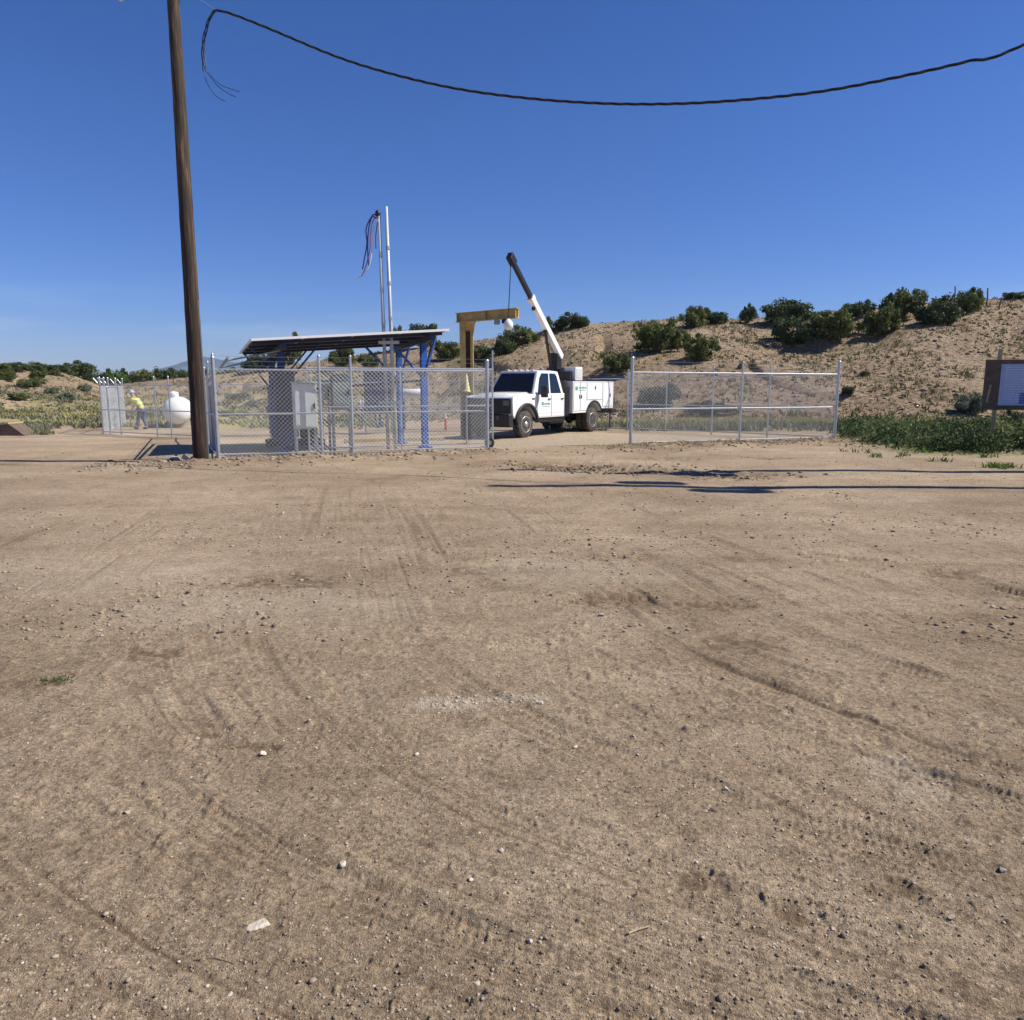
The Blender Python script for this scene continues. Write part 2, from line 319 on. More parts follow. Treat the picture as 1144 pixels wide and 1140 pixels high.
    hill = ramp(noise(.22, 8, .7), [(.30,(.24,.19,.135)),(.50,(.31,.25,.19)),(.70,(.39,.325,.26))])
    hs = ramp(noise(3.4, 6, .9), [(.40,(.26,.25,.22)),(.49,(1.02,1,.98)),(.60,(1.5,1.48,1.45))])
    hill = mix(1, hill, hs, 'MULTIPLY')
    base = mix(s1.outputs[0], base, hill)
    green = ramp(noise(1.6, 8, .8), [(.35,(.10,.115,.055)),(.5,(.19,.185,.105)),(.66,(.30,.27,.175))])
    base = mix(s1.outputs[1], base, green)
    base = mix(s2.outputs[1], base, ramp(noise(2.2, 7, .8), [(.35,(.20,.19,.06)),(.62,(.42,.36,.15))]))
    base = mix(1, base, (1.21,1.13,1.0), 'MULTIPLY')
    L(base, b.inputs['Base Color'])
    ad = nd(nt, 'ShaderNodeMath', operation='MULTIPLY_ADD'); L(noise(38, 5, .8), ad.inputs[0]); ad.inputs[1].default_value = .5
    L(noise(130, 3, .8), ad.inputs[2])
    bp = nd(nt, 'ShaderNodeBump'); bp.inputs['Strength'].default_value = 1.0; bp.inputs['Distance'].default_value = .016; L(ad.outputs[0], bp.inputs['Height'])
    bp2 = nd(nt, 'ShaderNodeBump'); bp2.inputs['Distance'].default_value = .35; L(s1.outputs[0], bp2.inputs['Strength']); L(noise(3.1, 8, .8), bp2.inputs['Height']); L(bp.outputs[0], bp2.inputs['Normal'])
    L(bp2.outputs[0], b.inputs['Normal'])
    return m
M['ground'] = ground_mat()
def stonemat():
    m = bpy.data.materials.new('gravel_stones'); m.use_nodes = True; nt = m.node_tree; b = nt.nodes['Principled BSDF']; b.inputs['Roughness'].default_value = .9
    a = nd(nt, 'ShaderNodeAttribute', attribute_name='tone'); rp = nd(nt, 'ShaderNodeValToRGB'); e = rp.color_ramp.elements
    e[0].color = (.14,.105,.075, 1); e[1].color = (.52,.47,.39, 1); e.new(.55).color = (.31,.25,.18, 1); e.new(.85).color = (.38,.32,.245, 1)
    nt.links.new(a.outputs['Fac'], rp.inputs[0]); nt.links.new(rp.outputs[0], b.inputs['Base Color']); return m
M['gravel'] = stonemat()
# ------------------------------------------------------------------ mesh builder
class MB:
    def __init__(s): s.v = []; s.f = []
    def add(s, vs, fs):
        o = len(s.v); s.v += [tuple(p) for p in vs]; s.f += [tuple(i+o for i in f) for f in fs]; return s
    def box(s, c, d, rz=0, R=None):
        R = R or Matrix.Rotation(rz, 3, 'Z'); c = Vector(c); vs = []
        for sx in (-.5, .5):
            for sy in (-.5, .5):
                for sz in (-.5, .5): vs.append(c+R @ Vector((sx*d[0], sy*d[1], sz*d[2])))
        return s.add(vs, [(0,1,3,2),(4,6,7,5),(0,4,5,1),(2,3,7,6),(0,2,6,4),(1,5,7,3)])
    def cyl(s, a, b, r, r2=None, n=12, cap=True):
        a = Vector(a); b = Vector(b); r2 = r if r2 is None else r2; d = (b-a).normalized()
        u = d.orthogonal().normalized(); w = d.cross(u); vs = []
        for p, q in ((a, r), (b, r2)):
            for i in range(n):
                t = 2*PI*i/n; vs.append(p+u*(q*math.cos(t))+w*(q*math.sin(t)))
        fs = [(i, (i+1) % n, n+(i+1) % n, n+i) for i in range(n)]
        if cap: fs += [tuple(range(n))[::-1], tuple(range(n, 2*n))]
        return s.add(vs, fs)
    def tube(s, pts, r, n=8):
        pts = [Vector(p) for p in pts]; vs = []; u = None; N = len(pts)
        for i, p in enumerate(pts):
            d = (pts[min(i+1, N-1)]-pts[max(i-1, 0)]).normalized()
            u = d.orthogonal().normalized() if u is None else (u-d*u.dot(d)).normalized()
            w = d.cross(u); rr = r[i] if isinstance(r, (list, tuple)) else r
            for k in range(n): t = 2*PI*k/n; vs.append(p+u*(rr*math.cos(t))+w*(rr*math.sin(t)))
        fs = [(i*n+k, i*n+(k+1) % n, (i+1)*n+(k+1) % n, (i+1)*n+k) for i in range(N-1) for k in range(n)]
        fs += [tuple(range(n))[::-1], tuple(range((N-1)*n, N*n))]
        return s.add(vs, fs)
    def lathe(s, prof, o=(0,0,0), ax='Z', n=24):
        o = Vector(o); vs = []; N = len(prof)
        for (r, h) in prof:
            for k in range(n):
                t = 2*PI*k/n; a, b = r*math.cos(t), r*math.sin(t)
                vs.append(o+(Vector((a, b, h)) if ax == 'Z' else Vector((h, a, b)) if ax == 'X' else Vector((a, h, b))))
        fs = [(i*n+k, i*n+(k+1) % n, (i+1)*n+(k+1) % n, (i+1)*n+k) for i in range(N-1) for k in range(n)]
        if prof[0][0] > 1e-4: fs.append(tuple(range(n))[::-1])
        if prof[-1][0] > 1e-4: fs.append(tuple(range((N-1)*n, N*n)))
        return s.add(vs, fs)
    def prism(s, poly, y0, y1):                      # polygon in xz, extruded along y
        n = len(poly); vs = [(x, y0, z) for x, z in poly]+[(x, y1, z) for x, z in poly]
        fs = [(i, (i+1) % n, n+(i+1) % n, n+i) for i in range(n)]+[tuple(range(n))[::-1], tuple(range(n, 2*n))]
        return s.add(vs, fs)
    def build(s, name, m, parent=None, loc=None, bevel=0, smooth=False, seg=2):
        me = bpy.data.meshes.new(name); me.from_pydata(s.v, [], s.f)
        import bmesh
        if len(s.f) < 20000:
            bm = bmesh.new(); bm.from_mesh(me); bmesh.ops.recalc_face_normals(bm, faces=bm.faces); bm.to_mesh(me); bm.free()
        me.materials.append(m); o = bpy.data.objects.new(name, me); COL.objects.link(o)
        if parent: o.parent = parent
        if loc is not None: o.location = loc
        if smooth: me.polygons.foreach_set('use_smooth', [True]*len(me.polygons))
        if bevel:
            md = o.modifiers.new('bevel', 'BEVEL'); md.width = bevel; md.segments = seg; md.limit_method = 'ANGLE'; md.angle_limit = math.radians(40)
            if smooth is False and seg > 1:
                me.polygons.foreach_set('use_smooth', [True]*len(me.polygons))
                md.harden_normals = True
        return o
def tag(o, label=None, cat=None, group=None, kind=None):
    if label: o['label'] = label
    if cat: o['category'] = cat
    if group: o['group'] = group
    if kind: o['kind'] = kind
    return o
def empty(name, loc, label, cat, group=None, rz=0):
    o = bpy.data.objects.new(name, None); COL.objects.link(o); o.location = loc; o.rotation_euler = (0, 0, rz); o.empty_display_size = .3
    return tag(o, label, cat, group)
def npmesh(name, v, faces, m, tone=None, parent=None):
    """v Nx3 array, faces MxK array"""
    me = bpy.data.meshes.new(name); K = faces.shape[1]
    me.vertices.add(len(v)); me.vertices.foreach_set('co', np.ascontiguousarray(v, dtype=np.float32).ravel())
    me.loops.add(faces.size); me.loops.foreach_set('vertex_index', np.ascontiguousarray(faces, dtype=np.int32).ravel())
    me.polygons.add(len(faces)); me.polygons.foreach_set('loop_start', np.arange(0, faces.size, K, dtype=np.int32))
    me.update(calc_edges=True)
    if tone is not None:
        a = me.attributes.new('tone', 'FLOAT', 'POINT'); a.data.foreach_set('value', np.asarray(tone, dtype=np.float32))
    me.materials.append(m); o = bpy.data.objects.new(name, me); COL.objects.link(o)
    if parent: o.parent = parent
    return o
# ------------------------------------------------------------------ ground sheet
def build_ground():
    ang = np.concatenate([np.radians(np.linspace(-180, -52, 60))[:-1], np.radians(np.linspace(-52, -41, 40))[:-1],
                          np.arctan(np.linspace(math.tan(math.radians(-41)), math.tan(math.radians(41)), 1000)),
                          np.radians(np.linspace(41, 52, 40))[1:], np.radians(np.linspace(52, 180, 60))[1:-1]])
    t = np.linspace(1.65/1.15, 1.65/16.0, 1050)
    r1 = 1.65/t
    r2 = np.arange(16.1, 45, .12); r3 = np.arange(45, 105, .45); r4 = np.geomspace(106, 4200, 60)
    r = np.concatenate([[.02, .3, .6, .9], r1, r2, r3, r4])
    # rows are lines of constant depth in front of the camera, circles elsewhere
    Aa, R = np.meshgrid(ang, r)
    c = np.maximum(np.cos(Aa), math.cos(math.radians(52)))
    x = R*np.sin(Aa)/c; y = R*np.cos(Aa)/c
    xf, yf = x.ravel(), y.ravel()
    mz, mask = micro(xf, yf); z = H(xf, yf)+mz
    n, k = len(r), len(ang)
    idx = np.arange(n*k).reshape(n, k)
    a = idx[:-1]; b = idx[1:]
    a2 = np.roll(a, -1, 1); b2 = np.roll(b, -1, 1)
    f = np.stack([a, a2, b2, b], -1).reshape(-1, 4)
    o = npmesh('ground', np.stack([xf, yf, z], -1), f, M['ground'])
    me = o.data; me.polygons.foreach_set('use_smooth', np.ones(len(me.polygons), dtype=bool))
    ys = np.maximum(yf, 5); kk = xf/ys; yfo = np.interp(kk, FK, FV)
    hill = sst(-4, 1.5, yf-yfo+vnoise(xf/3, yf/3, 51)*5)*(yf > 20)
    # left scrub plain
    n1 = vnoise(xf/4, yf/4, 52)+vnoise(xf/1.3, yf/1.3, 53)*.5
    leftplain = sst(33, 41, yf+n1*4)*(1-sst(62, 74, yf+n1*8))*(1-sst(-.30, -.12, kk))
    hill = hill*(1-leftplain*.8)
    green = leftplain*np.clip(.65+n1*1.6, 0, 1)
    # green belt right of the fence and behind the compound
    gb = sst(8.9, 10.6, xf-.25*(yf-20)+n1)*sst(17.4, 18.8, yf+n1*.8)*(1-sst(31, 35, yf))
    gb2 = sst(27.5, 30.5, yf+n1*1.5)*(1-sst(33.5, 36, yf))*sst(2, 6, xf)
    green = np.maximum(green, np.maximum(gb, gb2*.7)); green = np.clip(green, 0, 1)
    green = np.maximum(green, hill*np.clip(n1*1.3-.25, 0, .55)*(kk < .1)); green = np.maximum(green, hill*np.clip(n1*1.2-.42, 0, .4))
    green = np.maximum(green, .35*sst(.1, .3, n1)*(1-sst(.25, .45, np.hypot(xf+1.45, (yf-2.05)))))      # weedy corner near the camera
    yel = np.clip(sst(32.5, 34, yf+n1)*(1-sst(36.5, 38, yf+n1*1.5))*sst(.06, .16, kk), 0, 1)
    yel = np.maximum(yel, np.clip(leftplain*(vnoise(xf/5, yf/2.5, 54)*3-.5), 0, .8))
    fd = frontdist(xf, yf)
    comp = sst(.0, .8, fd+n1*.5)*(1-sst(27, 30.5, yf+n1))*sst(-8.8, -6.8, xf+.39*(yf-17))*(1-sst(7, 10, xf+.4*(yf-24)))*.85
    pale = np.zeros_like(xf)
    for (px, py, rx, ry, am) in [(500,787,.20,.10,.65),(560,780,.24,.06,.5),(588,779,.16,.05,.5),(1010,870,.2,.25,.35),(640,640,1.2,.6,.25),(300,680,1.5,.7,.25),(100,640,1.8,.9,.2)]:
        p = hit(px, py); pale = np.maximum(pale, am*(1-sst(.5, 1.05, np.hypot((xf-p.x)/rx, (yf-p.y)/ry)+vnoise(xf/.07, yf/.05, 56)*.5)))
    rd = sst(20, 22, yf)*(1-sst(31, 36, yf))*(1-sst(-13.5, -11.5, xf+.3*(yf-24)))
    pale = np.maximum(pale, rd*.12)
    one = np.ones_like(xf)
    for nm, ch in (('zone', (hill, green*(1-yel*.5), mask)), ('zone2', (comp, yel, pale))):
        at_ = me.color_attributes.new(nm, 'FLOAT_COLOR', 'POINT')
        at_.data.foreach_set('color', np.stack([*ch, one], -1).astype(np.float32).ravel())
    tag(o, 'bare tan dirt lot rising into scrubby gravel hills', 'ground', kind='structure')
    return o
build_ground()
# ------------------------------------------------------------------ scatter helpers
def ico():
    p = (1+5**.5)/2; v = np.array([(-1,p,0),(1,p,0),(-1,-p,0),(1,-p,0),(0,-1,p),(0,1,p),(0,-1,-p),(0,1,-p),(p,0,-1),(p,0,1),(-p,0,-1),(-p,0,1)], float)
    v /= np.linalg.norm(v[0])
    f = np.array([(0,11,5),(0,5,1),(0,1,7),(0,7,10),(0,10,11),(1,5,9),(5,11,4),(11,10,2),(10,7,6),(7,1,8),(3,9,4),(3,4,2),(3,2,6),(3,6,8),(3,8,9),(4,9,5),(2,4,11),(6,2,10),(8,6,7),(9,8,1)])
    return v, f
def scatter_stones(name, xy, size, label, flat=.62, zf=G, tone=None, sink=.25):
    v0, f0 = ico(); n = len(xy)
    a = RNG.random(n)*2*PI; sc = RNG.uniform(.6, 1.25, (n, 3)); sc[:, 2] *= flat
    V = v0[None]*(1+RNG.uniform(-.28, .28, (n, 12, 1)))*sc[:, None, :]*size[:, None, None]
    ca, sa = np.cos(a)[:, None], np.sin(a)[:, None]
    X = V[..., 0]*ca-V[..., 1]*sa; Y = V[..., 0]*sa+V[..., 1]*ca
    z = zf(xy[:, 0], xy[:, 1])+size*flat*(1-2*sink)*.6
    P = np.stack([X+xy[:, 0:1], Y+xy[:, 1:2], V[..., 2]+z[:, None]], -1).reshape(-1, 3)
    Fc = (f0[None]+np.arange(n)[:, None, None]*12).reshape(-1, 3)
    tn = RNG.random(n)**1.3 if tone is None else tone
    o = npmesh(name, P, Fc, M['gravel'], np.repeat(tn, 12))
    return tag(o, label, 'stones', kind='stuff')
def screen_xy(n, x0, x1, y0, y1):
    px = RNG.uniform(x0, x1, n); py = RNG.uniform(y0, y1, n); v = (CY-py)/F; u = (px-CX)/F
    ky = ct+v*st; kz = -st+v*ct; Y = -EYE/(kz/ky); return np.stack([u/ky*Y, Y], -1)
# near gravel
xy = screen_xy(15000, -60, 1200, 530, 1180)
cl = vnoise(xy[:, 0]/.9, xy[:, 1]/.9, 61)+vnoise(xy[:, 0]/.25, xy[:, 1]/.25, 62)*.6
keep = RNG.random(len(xy)) < np.clip(.45+cl*1.4, .08, 1); xy = xy[keep]
sz = .0022+.0042*RNG.random(len(xy))**3.0+.0007*xy[:, 1]*RNG.random(len(xy))**2
big = RNG.random(len(xy)) < .010; sz[big] *= 2.0
scatter_stones('gravel', xy, sz, 'loose pebbles and grit strewn over the dirt lot')
xy = screen_xy(5200, -60, 1200, 505, 720); cl = vnoise(xy[:, 0]/1.4, xy[:, 1]/1.1, 63)+vnoise(xy[:, 0]/.4, xy[:, 1]/.4, 64)*.5; xy = xy[RNG.random(len(xy)) < np.clip(.35+cl*1.6, .04, 1)]
scatter_stones('loose_clods', xy, .005+.016*RNG.random(len(xy))**3+.0004*xy[:, 1], 'small brown clods and stones scattered over the far half of the lot', tone=RNG.random(len(xy))*.8)
pc = [(655,521,.9,.35,420),(700,525,.9,.3,260),(620,519,.6,.25,160),(830,531,.9,.25,160)]  # dark toned lumps clustered before the gate opening
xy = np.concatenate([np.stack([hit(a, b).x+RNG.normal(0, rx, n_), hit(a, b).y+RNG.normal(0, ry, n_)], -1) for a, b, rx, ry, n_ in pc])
scatter_stones('dark_lumps', xy, .009+.038*RNG.random(len(xy))**3, 'patch of dark soil lumps before the gate opening', tone=RNG.random(len(xy))*.28)
# coarse clods by the fence
n = 2600; s = RNG.uniform(-2.5, 19, n); fdv = RNG.normal(-.75, .55, n)
xy = np.stack([A.x+.93*s-.367*fdv, A.y+.367*s+.93*fdv], -1)
keep = ~((xy[:, 0] > -.4) & (xy[:, 0] < 2.6) & (RNG.random(n) < .8)); xy = xy[keep]
scatter_stones('soil_clods', xy, .012+.045*RNG.random(len(xy))**3, 'loose brown soil clods heaped along the foot of the front fence', tone=RNG.random(len(xy))*.65)
# pale chips patch
px_ = np.concatenate([RNG.normal(500, 17, 170), RNG.normal(562, 24, 110)]); py_ = np.concatenate([RNG.normal(787, 6, 170), RNG.normal(780, 4, 110)])
ps = [hit(a, b) for a, b in zip(px_, py_)]; xy = np.array([(p.x, p.y) for p in ps])
scatter_stones('pale_chips', xy, .0028+.009*RNG.random(len(xy))**2.5, 'pale grey crushed stone chips spilled in a thin streak', tone=.60+.34*RNG.random(len(xy)), sink=.42)
# hill stones
k = RNG.uniform(-.78, .78, 9000); yf_ = np.interp(k, FK, FV); yc_ = np.interp(k, YK, YV); Y = yf_+(yc_-yf_)*RNG.uniform(-.08, 1.02, 9000)
xy = np.stack([k*Y, Y], -1); xy = xy[(k > -.2) | (RNG.random(9000) < .3)]; xy = xy[RNG.random(len(xy)) < np.clip(.5+vnoise(xy[:, 0]/3, xy[:, 1]/3, 78)*2, .1, 1)]
scatter_stones('hill_stones', xy, .05+.13*RNG.random(len(xy))**3, 'scattered brown stones over the hillsides', zf=H, tone=RNG.random(len(xy))*.6)
def blades(name, xy, hgt, wid, mt, label, cat='grass', nb=6, spread=.5, zf=H):
    n = len(xy); N = n*nb
    bx = np.repeat(xy[:, 0], nb)+RNG.normal(0, 1, N)*np.repeat(hgt, nb)*spread*.4
    by = np.repeat(xy[:, 1], nb)+RNG.normal(0, 1, N)*np.repeat(hgt, nb)*spread*.4
    h = np.repeat(hgt, nb)*RNG.uniform(.5, 1.1, N); a = RNG.random(N)*2*PI; w = np.repeat(wid, nb)*RNG.uniform(.6, 1.4, N)
    lx = RNG.normal(0, .35, N)*h*(.4+spread); ly = RNG.normal(0, .35, N)*h*(.4+spread); z = zf(bx, by)-.02
    dx, dy = np.cos(a)*w/2, np.sin(a)*w/2
    P = np.stack([np.stack([bx-dx, by-dy, z], -1), np.stack([bx+dx, by+dy, z], -1),
                  np.stack([bx+lx*.4+dx*.8, by+ly*.4+dy*.8, z+h*.6], -1), np.stack([bx+lx*.4-dx*.8, by+ly*.4-dy*.8, z+h*.6], -1),
                  np.stack([bx+lx, by+ly, z+h], -1)], 1)
    b = np.arange(N)[:, None]*5
    V = P.reshape(-1, 3)
    T = np.concatenate([b+[0, 1, 2], b+[0, 2, 3], b+[3, 2, 4]], 0)
    tn = np.repeat(np.clip(np.repeat(RNG.random(n), nb)*.6+RNG.random(N)*.4, 0, 1), 5)
    o = npmesh(name, V, T, mt, tn); return tag(o, label, cat, kind='stuff')
def leafclumps(name, xy, rad, mt, label, cat='weeds', nl=24, ls=.05):
    n = len(xy); N = n*nl; r = np.repeat(rad, nl)
    d = RNG.normal(0, 1, (N, 3)); d /= np.linalg.norm(d, axis=1)[:, None]; d *= (RNG.random(N)**.4)[:, None]
    P = np.stack([np.repeat(xy[:, 0], nl)+d[:, 0]*r*.6, np.repeat(xy[:, 1], nl)+d[:, 1]*r*.6, np.zeros(N)], -1)
    P[:, 2] = H(P[:, 0], P[:, 1])+np.abs(d[:, 2])*r*1.15+.01
    a = RNG.normal(0, 1, (N, 3)); a[:, 2] += .8*RNG.random(N); a /= np.linalg.norm(a, axis=1)[:, None]; b = np.cross(a, RNG.normal(0, 1, (N, 3))); b /= np.linalg.norm(b, axis=1)[:, None]
    q = ls*RNG.uniform(.5, 1.4, N)[:, None]; a = a*q; b = b*q*.42
    V = np.stack([P-a, P+b, P+a, P-b], 1).reshape(-1, 3); f = np.arange(len(V)).reshape(-1, 4)
    big = np.repeat(vnoise(xy[:, 0]/1.3, xy[:, 1]/1.3, 80)*1.1+.35, nl)
    tn = np.repeat(np.clip(big+np.repeat(RNG.random(n), nl)*.35+RNG.random(N)*.35-.15, 0, 1), 4)
    return tag(npmesh(name, V, f, mt, tn), label, cat, kind='stuff')
# green weeds right of the fence
n = 5200; px_ = RNG.uniform(936, 1330, n); py_ = RNG.uniform(470, 507, n)
def xy_of(px_, py_):
    v = (CY-py_)/F; ky = ct+v*st; kz = -st+v*ct; Y = -EYE/(kz/ky); return np.stack([(px_-CX)/F/ky*Y, Y], -1)
xy = xy_of(px_, py_); Yv = 18.3+RNG.random(n)*14
xy = np.stack([kofpx(px_)*Yv, Yv], -1)
e = vnoise(xy[:, 0]/.9, xy[:, 1]/.9, 71)
edge = xy[:, 0]-(9.3+.3*(xy[:, 1]-20)); keep = (edge+e*1.8 > RNG.exponential(.25, n)-.2) & (xy[:, 1]+e*2.6-RNG.exponential(.5, n)+.3 > 19.0) & (RNG.random(n) < np.clip(.42+e*2.0+vnoise(xy[:, 0]/2.5, xy[:, 1]/2.5, 79), .06, 1)); xy = xy[keep]; e = e[keep]
def wz(x, y): return H(x, y)
leafclumps('green_weeds', xy, .12+.48*np.clip(e+.35, 0, 1)+.14*RNG.random(len(xy)), M['weedgreen'], 'dense knee high green weeds growing right of the fence corner', 'weeds', nl=26)
nb2 = 46; kx_ = RNG.uniform(.44, .86, nb2); Yv = 19.2+RNG.random(nb2)*10; xy2 = np.stack([kx_*Yv, Yv], -1); xy2 = xy2[xy2[:, 0] > 10.4+.3*(xy2[:, 1]-20)]
leafclumps('tall_weeds', xy2, .38+.34*RNG.random(len(xy2)), M['juniper'], 'taller darker weed clumps standing in the green weed bed', 'weeds', nl=170, ls=.055)
# sparse weeds on fringe
n = 160; xy = np.stack([RNG.uniform(7.2, 14.5, n), RNG.uniform(16.3, 19.3, n)], -1); e = vnoise(xy[:, 0]/.8, xy[:, 1]/.5, 72); xy = xy[e > .12]
blades('weed_sprouts', xy, .07+.12*RNG.random(len(xy)), np.full(len(xy), .03), M['brightgreen'], 'sparse low green sprouts on the bare dirt before the weed bed', 'weeds', nb=9, spread=1.2)
# grass in and behind the compound right side, yellow strip
n = 7000; k = RNG.uniform(.05, .80, n); Y = RNG.uniform(29.0, 37.5, n); xy = np.stack([k*Y, Y], -1); e = vnoise(xy[:, 0]/1.6, xy[:, 1]/1.2, 73)
keep = RNG.random(n) < np.clip(.5+e*1.8, .05, 1); xy = xy[keep]; yl = xy[:, 1] > 33
blades('yellow_grass', xy[yl], .12+.16*RNG.random(yl.sum()), np.full(yl.sum(), .04), M['yellowgrass'], 'band of yellow green grass at the foot of the right hill', nb=7)
blades('low_scrub', xy[~yl], .14+.22*RNG.random((~yl).sum()), np.full((~yl).sum(), .05), M['greygrass'], 'low grey green scrub growing behind the compound fence', 'scrub', nb=7, spread=.9)
# left plain
n = 9000; k = RNG.uniform(-.80, -.16, n); Y = 34+RNG.random(n)**1.2*40; xy = np.stack([k*Y, Y], -1); e = vnoise(xy[:, 0]/3, xy[:, 1]/2.2, 74)
keep = RNG.random(n) < np.clip(.32+e*2, .02, 1)*sst(34, 40, xy[:, 1]); xy = xy[keep]; e2 = vnoise(xy[:, 0]/6, xy[:, 1]/2.5, 75)
a = (e2 > .12)
blades('meadow_grass', xy[a], .14+.2*RNG.random(a.sum()), np.full(a.sum(), .07), M['yellowgrass'], 'patches of yellow grass on the plain at the left', nb=6)
blades('plain_scrub', xy[~a], .10+.22*RNG.random((~a).sum()), np.full((~a).sum(), .09), M['greygrass'], 'low grey green brush covering the plain at the left', 'scrub', nb=8, spread=1.0)
n = 2500; k = RNG.uniform(-.80, -.60, n); Y = RNG.uniform(31.0, 39.0, n); xy = np.stack([k*Y, Y], -1); e = vnoise(xy[:, 0]/1.5, xy[:, 1]/1.2, 76)
xy = xy[(k+e*.06 < -.61)]
blades('green_verge', xy, .10+.14*RNG.random(len(xy)), np.full(len(xy), .05), M['greygrass'], 'patch of short dull green grass at the far left edge', nb=7, spread=.8)
# hill tufts
n = 22000; k = RNG.uniform(-.80, .80, n); yf_ = np.interp(k, FK, FV); yc_ = np.interp(k, YK, YV); Y = yf_+(yc_-yf_)*RNG.uniform(-.02, 1.03, n)
xy = np.stack([k*Y, Y], -1); e = vnoise(xy[:, 0]/2.6, xy[:, 1]/2.6, 77); xy = xy[RNG.random(n) < np.clip(.55+e*1.5, .05, 1)]
d_ = RNG.random(len(xy)) < .80
blades('dry_tufts', xy[d_], .07+.14*RNG.random(d_.sum()), np.full(d_.sum(), .06), M['drygrass'], 'dry straw coloured grass tufts dotted over the hills', nb=5, spread=.9)
blades('sage_tufts', xy[~d_], .10+.22*RNG.random((~d_).sum()), np.full((~d_).sum(), .07), M['olive'], 'small olive brush tufts dotted over the hills', 'scrub', nb=8, spread=1.2)
# straw litter along front fence
n = 500; s = RNG.uniform(9, 18, n); fdv = RNG.normal(-.6, .35, n); xy = np.stack([A.x+.93*s-.367*fdv, A.y+.367*s+.93*fdv], -1)
blades('straw_litter', xy, .05+.08*RNG.random(n), np.full(n, .012), M['drygrass'], 'dead straw and twigs lying along the right fence foot', 'straw', nb=6, spread=2.2, zf=G)
# ------------------------------------------------------------------ shrubs and trees
def crown_proto(seed, clumps=30, leaves=62, ls=.075, low=.0, shape='round'):
    r = np.random.default_rng(seed); cs = []
    while len(cs) < clumps:
        p = r.uniform(-1, 1, 3); d = np.linalg.norm(p)
        if d > 1 or d < .35: continue
        if p[2] < -.75: continue
        cs.append(p)
    for _ in range(9):
        a = r.uniform(0, 2*PI); el = r.uniform(-.5, 1.3); q = r.uniform(.78, .96); cs.append(np.array([math.cos(a)*math.cos(el)*q, math.sin(a)*math.cos(el)*q, math.sin(el)*q]))
    cs = np.array(cs); cs[:, 2] = cs[:, 2]*.5+.5; cs[:, 0] += .18*np.sin(cs[:, 2]*5+seed); cs[:, 2] *= 1-.30*np.clip(np.sin(cs[:, 0]*3.1+seed*1.7), 0, 1)
    rad = np.concatenate([r.uniform(.10, .27, clumps), r.uniform(.12, .20, 9)]); V = []; tone = []
    for c, q in zip(cs, rad):
        d = r.normal(0, 1, (leaves, 3)); d /= np.linalg.norm(d, axis=1)[:, None]; d *= (q*r.uniform(.25, 1.35, leaves)**.7)[:, None]; d[:, 2] *= .75
        P = c*np.array([.80, .80, .92])+d; P[:, 2] = np.abs(P[:, 2])
        a = r.normal(0, 1, (leaves, 3)); a /= np.linalg.norm(a, axis=1)[:, None]; b = np.cross(a, r.normal(0, 1, (leaves, 3))); b /= np.linalg.norm(b, axis=1)[:, None]
        s_ = ls*r.uniform(.5, 1.3, leaves)[:, None]
        V.append(np.stack([P-a*s_-b*s_*.4, P+a*s_-b*s_*.4, P+a*s_*.6+b*s_*.6, P-a*s_*.6+b*s_*.6], 1).reshape(-1, 3))
        tone.append(np.repeat(np.clip(r.normal(.5, .16)+r.normal(0, .18, leaves), 0, 1), 4))
    V = np.concatenate(V); f = np.arange(len(V)).reshape(-1, 4); return V, f, np.concatenate(tone)
CR = [crown_proto(100+i, clumps=26+5*i % 14, leaves=150, ls=.042) for i in range(6)]
CRM = {}
def crown_mesh(i, mk):
    if (i, mk) not in CRM:
        V, f, t = CR[i]; o = npmesh('crown', V, f, M[mk], t); CRM[(i, mk)] = o.data; bpy.data.objects.remove(o)
    return CRM[(i, mk)]
def trunk_proto():
    b = MB(); r = random.Random(5)
    for i in range(6):
        a = i*PI/3+r.uniform(-.3, .3); e = Vector((math.cos(a)*.5, math.sin(a)*.5, r.uniform(.5, .8)))
        b.tube([(0, 0, -.06), e*.35+Vector((0, 0, .05)), e], [.06, .04, .015], 6)
    o = b.build('trunk', M['bark']); me = o.data; bpy.data.objects.remove(o); return me
TRM = trunk_proto()
_bi = [0]
def shrub(px, ytop, ybase, wpx, mk, label, Y=None, name='juniper_bush', cat='bush', group='bushes on the hills'):
    _bi[0] += 1; i = _bi[0]
    if Y is None: p = hit(px, ybase); 
    else:
        k = kofpx(px); p = Vector((k*Y, Y, h1(k*Y, Y)))
    w = wpx/861.5*p.y/2*1.20; top = EYE+Tz(ytop)*p.y; hh = max(.25, top-p.z+.05)
    e = empty(name, (p.x, p.y, p.z-.05), label, cat, group, rz=i*1.7)
    c = bpy.data.objects.new('crown', crown_mesh(i % 6, mk)); COL.objects.link(c); c.parent = e; c.scale = (w, w, hh*1.0)
    t = bpy.data.objects.new('trunk', TRM); COL.objects.link(t); t.parent = e; t.scale = (w*.9, w*.9, hh*.8)
    return e
J, J2, O, S, BG = 'juniper', 'juniper2', 'olive', 'sage', 'brightgreen'
